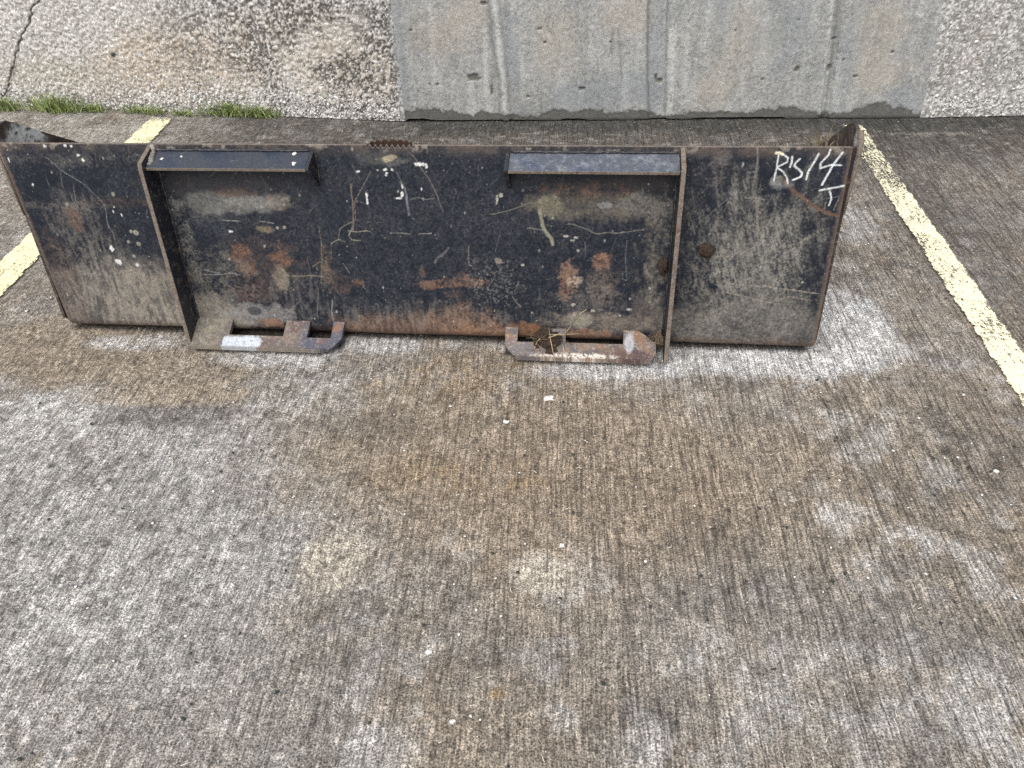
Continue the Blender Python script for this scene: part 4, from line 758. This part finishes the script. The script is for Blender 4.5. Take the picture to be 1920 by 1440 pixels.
def lipL(U, T):
    m = (U > -.5605) & (T < 1.04) & (U < -.185)
    m &= ~((U > -.246) & (T > 1.06-(U+.246)*3.6)) & ~((U > -.202) & (T > .89-(U+.202)*19))
    m &= ~((U > -.469-.0*T) & (U < -.331) & (T < .54)) & ~((U > -.271) & (U < -.211) & (T < .56)); return m
def paintL(pt, u_, t_):
    n1 = fbm(u_, pt.y, 60, 4, 31); n2 = fbm(u_, pt.y, 220, 3, 32)
    pt.lay(.8*ss(.40, .62, n1), (.165, .125, .10), .75); pt.lay(.6*ss(.52, .64, fbm(u_, pt.y, 34, 3, 33)), (.09, .045, .045), .8)
    pt.lay(.9*ss(-.30, -.27, u_+.02*(n1-.5))*ss(.35, .6, fbm(u_, pt.y, 40, 3, 34)+.08), (.055, .058, .085), .45); pt.lay(ss(-.505, -.465, -u_-.97+.0)*0, (0, 0, 0))
    pt.lay(ss(.475, .490, -u_+.01*(n1-.5))*.95, (.125, .112, .092), .95); pt.lay(ss(.475, .490, -u_+.01*(n1-.5))*ss(.5, .62, n1)*.7, (.19, .165, .125), .95)
    k = ss(-.484, -.480, u_+.006*(n2-.5))*ss(-.385, -.395, u_+.03*(n1-.5))*ss(.50, .62, t_+.25*(n1-.5)); pt.lay(k*.95, (.44, .475, .53), .42)
    pt.lay(ss(.60, .72, n2)*.45, (.28, .25, .22), .8); pt.lay(pt.blob((-.200, .012, .010, .014), .6, .5, 90, 35)*.8, (.21, .105, .06), .85)
    pt.lay(ss(.985, 1.02, t_)*.5, (.20, .175, .14), .7)
def lipR(U, T):
    m = (U > .2125+.003*np.clip(T/.63, 0, 1)) & (T < 1.03) & (U < .567)
    m &= ~((T > .63+(U-.216)*14.3)) & ~((U > .556) & (T > 1.0-(U-.556)*24)) & ~((T < .3) & (U > .525+(T+.09)*.094*1.0))
    m &= ~((U > .2425) & (U < .297) & (T < .46)) & ~((U > .357) & (U < .4915) & (T < .43)); return m
def paintR(pt, u_, t_):
    n1 = fbm(u_, pt.y, 55, 4, 41); n2 = fbm(u_, pt.y, 230, 3, 42)
    pt.c[:] = (.15, .115, .092)
    pt.lay(.8*ss(.45, .6, n1), (.085, .078, .082), .6); pt.lay(.7*ss(.52, .64, fbm(u_, pt.y, 45, 3, 43)), (.20, .11, .062), .85)
    pt.lay(pt.blob((.515, .066, .045, .020), .5, .35, 50, 44)*.9, (.062, .036, .036), .8); pt.lay(pt.blob((.470, .058, .05, .022), .8, .5, 50, 45)*.55, (.115, .068, .05), .85)
    pt.lay(pt.blob((.395, .070, .075, .010), .7, .5, 60, 46)*ss(.40, .55, n2)*.95, (.60, .55, .48), .38); pt.lay(pt.blob((.31, .072, .04, .008), .7, .5, 60, 47)*ss(.4, .55, n2)*.7, (.50, .42, .36), .4)
    pt.lay(pt.blob((.506, .030, .010, .026), .7, .4, 60, 48)*.8, (.32, .33, .36), .5); pt.lay(pt.blob((.24, .045, .03, .02), .8, .5, 60, 49)*.6, (.12, .11, .12), .6)
    pt.lay(ss(.62, .74, n2)*.5, (.34, .31, .28), .8)
bottom_lip(lipL, -.5610, -.1835, paintL, 'left slotted lip with a bright scraped patch')
bottom_lip(lipR, .2100, .5690, paintR, 'right slotted lip, rusty and mud stained')

# serrated grip step: curved toothed band behind the notched top edge
n = 140; th = np.linspace(0, math.pi, n); gu = (G0+G1)/2-(G1-G0)/2*1.02*np.cos(th); gd = -.026*np.sin(th)-TH-.001
tt = (th/math.pi)*9.0; ztop = .0040+.0075*np.sqrt(np.clip(1-((tt % 1)-.5)**2*3.6, 0, 1))*np.clip(np.sin(th)*2.2, .25, 1)-.010
bm = bmesh.new(); ra = []; rb = []
for i in range(n):
    x_, y_, z_ = sp(gu[i], BH+.000, gd[i]); c2 = (gu[i]-(G0+G1)/2)*.06
    for (lst, off) in ((ra, 0.0), (rb, .004)):
        lst.append((bm.verts.new((x_+c2*off*20*0, y_+off*math.sin(th[i]), z_+ztop[i])), bm.verts.new((x_, y_+off*math.sin(th[i]), z_-.055))))
for i in range(n-1):
    bm.faces.new((ra[i][0], ra[i+1][0], ra[i+1][1], ra[i][1])); bm.faces.new((rb[i+1][0], rb[i][0], rb[i][1], rb[i+1][1])); bm.faces.new((ra[i+1][0], ra[i][0], rb[i][0], rb[i+1][0]))
bmesh.ops.recalc_face_normals(bm, faces=bm.faces)
o = bm_obj('grip_step', bm, mat_steel('rusty_grip_steel', paint=(.030, .017, .012), rust=(.055, .028, .017), wr=.6, wd=.15, rough=.8, seed=11), bucket); tag(o, 'rusty curved serrated grip step behind the top edge')

# ------------------------------------------------------------------ mud and straw lying on the bucket
Mb = Matrix.Translation((BX, BY, 0)) @ Matrix.Rotation(BYAW, 4, 'Z')
def bw(u_, v_, d_=0): return Mb @ Vector(sp(u_, v_, d_))
def clod(name, c, r, seed, mat, label, cat, sq=(1, 1, 1), sub=4, rough=.45, group=None):
    bm = bmesh.new(); bmesh.ops.create_icosphere(bm, subdivisions=sub, radius=1.0)
    co = np.array([v_.co[:] for v_ in bm.verts]); k = 1+rough*(fbm(co[:, 0]+co[:, 2]*.7+5, co[:, 1]-co[:, 2]*.6+5, 2.2, 4, seed)-.5)*2+.25*(fbm(co[:, 0]*1.3+9, co[:, 1]+co[:, 2], 9, 3, seed+1)-.5)
    for v_, a, kk in zip(bm.verts, co, k): v_.co = Vector((a[0]*sq[0], a[1]*sq[1], a[2]*sq[2]))*r*float(kk)
    for f in bm.faces: f.smooth = True
    o = bm_obj(name, bm, mat); o.location = c; o.rotation_euler = (-LE, 0, BYAW); tag(o, label, cat, group); return o
M_CLOD = mat_plain('dark_clod', (.026, .017, .012), (.060, .041, .030), 160, .95, .006)
clod('mud_clod', bw(.662, .255, .004), .0155, 3, M_CLOD, 'small round brown mud clod stuck to the right end of the bucket back', 'mud clod', (1.05, .55, 1), 4, .35, 'mud stuck on the bucket')
clod('mud_clod', bw(.5700, .2163, .004), .015, 8, M_CLOD, 'dark mud lump in the corner beside the right bracket', 'mud clod', (.75, .8, 1.25), 4, .5, 'mud stuck on the bucket')
# dirt packed into the corners of the brackets
def packed(name, u_, v_, d_, r, seed, sq, label):
    o = clod(name, (0, 0, 0), r, seed, M_CLAY, None, None, sq, 4, .5); o.location = sp(u_, v_, d_); o.rotation_euler = (-LE, 0, 0); o.parent = bucket
    tag(o, label); return o
packed('packed_mud', .574, .030, .010, .016, 13, (.7, .7, 1.6), None)
mud = empty('mud_clump', bw(.317, .022, .034)); tag(mud, 'dark mud clump tangled with dry straw on the right slotted lip', 'mud clump', 'mud stuck on the bucket')
Mi = mud.matrix_world.inverted() if False else Matrix.Translation(-Vector(mud.location))
c0 = Vector(mud.location)
for i, (du_, dv_, dd_, r, s1) in enumerate([(0, .004, 0, .021, 21), (-.018, .012, -.010, .016, 22), (.008, -.012, .014, .014, 23), (-.006, .024, -.014, .015, 24), (.016, .014, -.008, .013, 25), (-.026, -.002, .004, .010, 26)]):
    o = clod('mud_lump', (0, 0, 0), r, s1, M_CLOD, None, None, (1.1, .9, 1), 4, .6); o.location = bw(.317+du_, .022+dv_, .034+dd_)-c0; o.parent = mud
def straws(name, parent, base, lst, mat, r=.0013):
    for pts in lst:
        bm = bmesh.new(); tube(bm, [Vector(q) for q in pts], r, r*.7, 5); bm_obj(name, bm, mat, parent)
def bl(*pts): return [bw(*q)-c0 for q in pts]
straws('straw', mud, None, [bl((.372, .030, .040), (.347, .046, .055), (.362, .066, .040), (.392, .098, .012), (.404, .106, .010)), bl((.300, .052, .020), (.322, .056, .045), (.345, .058, .048), (.392, .053, .030)),
    bl((.319, .066, .030), (.322, .050, .048), (.330, .020, .062), (.337, -.004, .076)), bl((.345, .061, .048), (.318, .050, .050)), bl((.285, .018, .050), (.292, .034, .040), (.305, .046, .030)), bl((.352, .030, .045), (.358, .004, .060))], M_STRAW)
rr = random.Random(5)
for i in range(26):
    a = rr.uniform(.285, .345); b = rr.uniform(.0, .045); d = rr.uniform(.03, .055); th_ = rr.uniform(0, 6.28); L = rr.uniform(.012, .03)
    bm = bmesh.new(); p1 = bw(a, b, d)-c0; p3 = bw(a+L*math.cos(th_), max(.004, b+L*math.sin(th_)*.7), d+rr.uniform(-.01, .01))-c0; tube(bm, [p1, (p1+p3)/2+Vector((0, -.004, .006)), p3], .0008, .0005, 4); bm_obj('root', bm, M_ROOT, mud)
# dead grass in the corner of the right lip and in the right corner of the bucket
def tuft(name, loc, n, h, spread, mat, label, cat, seed, lean=(0, 0), w=.0022, group=None, along=0.0):
    rr = random.Random(seed); V_ = []; F_ = []; loc = Vector(loc)
    for i in range(n):
        t_ = rr.uniform(0, 6.28); L = h*rr.uniform(.3, 1.25); ox = rr.gauss(0, along) if along else rr.gauss(0, spread*.25); oy = rr.gauss(0, spread*.16)
        dx = math.cos(t_)*rr.uniform(.1, 1)*spread+lean[0]; dy = math.sin(t_)*rr.uniform(.1, 1)*spread*.6+lean[1]; ww = w*rr.uniform(.6, 1.3); k = len(V_); px, py = -math.sin(t_), math.cos(t_)
        for j, q in enumerate((0, .4, .75, 1.0)):
            cx = ox+dx*q**1.6; cy = oy+dy*q**1.6; cz = L*(q-.28*q*q*rr.uniform(.6, 1.3)); f = (1, .9, .6, .05)[j]
            V_.append((cx-px*ww*f, cy-py*ww*f, max(0, cz))); V_.append((cx+px*ww*f, cy+py*ww*f, max(0, cz)+.0004))
        for j in range(3): F_.append((k+2*j, k+2*j+1, k+2*j+3, k+2*j+2))
    me = np_mesh(name, V_, F_, True); o = link(name, me, mat); o.location = loc
    if label: tag(o, label, cat, group)
    return o
tuft('dead_grass', bw(.553, .030, .012), 26, .045, .030, M_ROOT, 'dark dead grass wisps at the outer corner of the right slotted lip', 'dead grass', 31, (.012, -.02), .0008)
tuft('dead_grass', Mb @ Vector((.885, .090, .420)), 60, .085, .055, M_ROOT, 'dry dead grass tuft inside the top right corner of the bucket', 'dead grass', 32, (-.01, .02), .0016)

# ------------------------------------------------------------------ grass along the foot of the left wall
k = NT('grass_blade'); oi = k.n('ShaderNodeNewGeometry'); nn = k.noise(k.coord(), 40, 2)
cr = k.n('ShaderNodeValToRGB'); cr.color_ramp.elements[0].color = (.09, .155, .035, 1); cr.color_ramp.elements[1].color = (.36, .40, .16, 1); k.l(oi.outputs['Random Per Island'], cr.inputs[0])
M_GRASS = k.fin(cr.outputs[0], .6); k.b.inputs['Subsurface Weight'].default_value = 0
GT = [((-2.3242,3.0565), 150, .075, .05, .030, 'small green grass tuft at the far left end of the wall foot'),
      ((-2.0844,3.0332), 360, .080, .07, .055, 'widest bright green grass tuft, at the wall foot left of the yellow line'),
      ((-1.9341,3.0258), 110, .045, .05, .03, 'low green grass tuft at the right edge of the widest clump'),
      ((-1.6949,2.9917), 120, .045, .06, .05, 'sparse low grass by the top end of the left yellow line'),
      ((-1.5291,2.9672), 70, .035, .05, .03, 'smallest thin grass sprig just right of the yellow line end'),
      ((-1.337,2.9525), 230, .070, .06, .05, 'dense olive green grass tuft right of the yellow line'),
      ((-1.1966,2.935), 170, .060, .06, .035, 'yellowish grass tuft nearest the bare pebbly wall foot')]
for i, (g_, n, h_, sp_, al_, lb) in enumerate(GT):
    o = tuft('grass_tuft', (g_[0], g_[1]-.004, -.002), n, h_, sp_, M_GRASS, lb, 'grass tuft', 60+i, (0, -.008), .0019, 'grass tufts along the wall foot', al_)
    o.rotation_euler = (0, 0, -.14)

# ------------------------------------------------------------------ chips and grit scattered on the concrete
M_CHIP = mat_plain('white_paint_chip', (.66, .65, .62), (.50, .48, .44), 200, .8, .001)
def chip_cols(n): g = rng.uniform(.45, .80, n)[:, None]; return g*np.array([1, .985, .95])
n = 900; px_ = rng.uniform(-1.5, 1.15, n); py_ = rng.uniform(.40, 2.35, n)
okm = ~((py_ > 1.40) & (px_ > -1.4) & (px_ < .66)); px_, py_ = px_[okm], py_[okm]; n = len(px_)
sz = (.0011+.0020*rng.uniform(0, 1, n)**2)*np.where(rng.uniform(0, 1, n) > .93, 1.6, 1)
pebbles('pale_grit', np.stack([px_, py_, np.full(n, .0006)], 1), sz, chip_cols(n), 'up', M_PEB, None, .35)
n = 160; px_ = rng.uniform(-1.5, 1.15, n); py_ = rng.uniform(.40, 1.35, n)
o = pebbles('dark_grit', np.stack([px_, py_, np.full(n, .001)], 1), rng.uniform(.0016, .0036, n), np.full((n, 3), .025)+rng.uniform(0, .02, (n, 3)), 'up', M_PEB, None, .6)
bm = bmesh.new()                                                     # little curled straw and paint slivers
for i in range(190):
    a = Vector((rng.uniform(-1.0, 1.0), rng.uniform(.45, 1.32), .0015)); t_ = rng.uniform(0, 6.28); L = rng.uniform(.005, .014); c_ = rng.uniform(-.004, .004)
    d = Vector((math.cos(t_), math.sin(t_), 0)); tube(bm, [a, a+d*L*.5+Vector((-d.y, d.x, 0))*c_, a+d*L], .0009, .0006, 4)
o = bm_obj('straw_slivers', bm, mat_plain('pale_sliver', (.62, .58, .48), (.48, .43, .33), 90, .8, .0004)); tag(o, kind='stuff')
def flake(g_, r, seed, label, group='white chips on the concrete'):
    rr = random.Random(seed); n = 11; bm = bmesh.new(); ang_ = [i*6.2832/n for i in range(n)]; rad = [r*rr.uniform(.55, 1.15) for _ in ang_]
    top = [bm.verts.new((math.cos(a)*q, math.sin(a)*q*.8, .0024+rr.uniform(0, .0012))) for a, q in zip(ang_, rad)]; low = [bm.verts.new((math.cos(a)*q*1.06, math.sin(a)*q*.85, 0)) for a, q in zip(ang_, rad)]
    c_ = bm.verts.new((0, 0, .0042)); 
    for i in range(n): j = (i+1) % n; bm.faces.new((top[i], top[j], c_)); bm.faces.new((low[i], low[j], top[j], top[i]))
    o = bm_obj('paint_chip', bm, M_CHIP); o.location = (g_[0], g_[1], -.0012); tag(o, label, 'paint chip', group); return o
flake((-0.0342,1.2759), .0125, 1, 'largest white paint chip, on the concrete below the right slotted lip')
flake((-0.125,1.1992), .0062, 2, 'white paint chip left of and below the largest one')
flake((-0.0034,0.8733), .0060, 3, 'small square white chip beside the pale round stain')
flake((-0.2182,0.6546), .0065, 4, 'white chip low in the middle, left of centre')
flake((0.8421,1.0711), .0050, 5, 'small white chip near the right edge, below the yellow line')
flake((-0.1674,0.5403), .0050, 6, 'lowest small bluish white chip on the concrete, near the bottom edge')
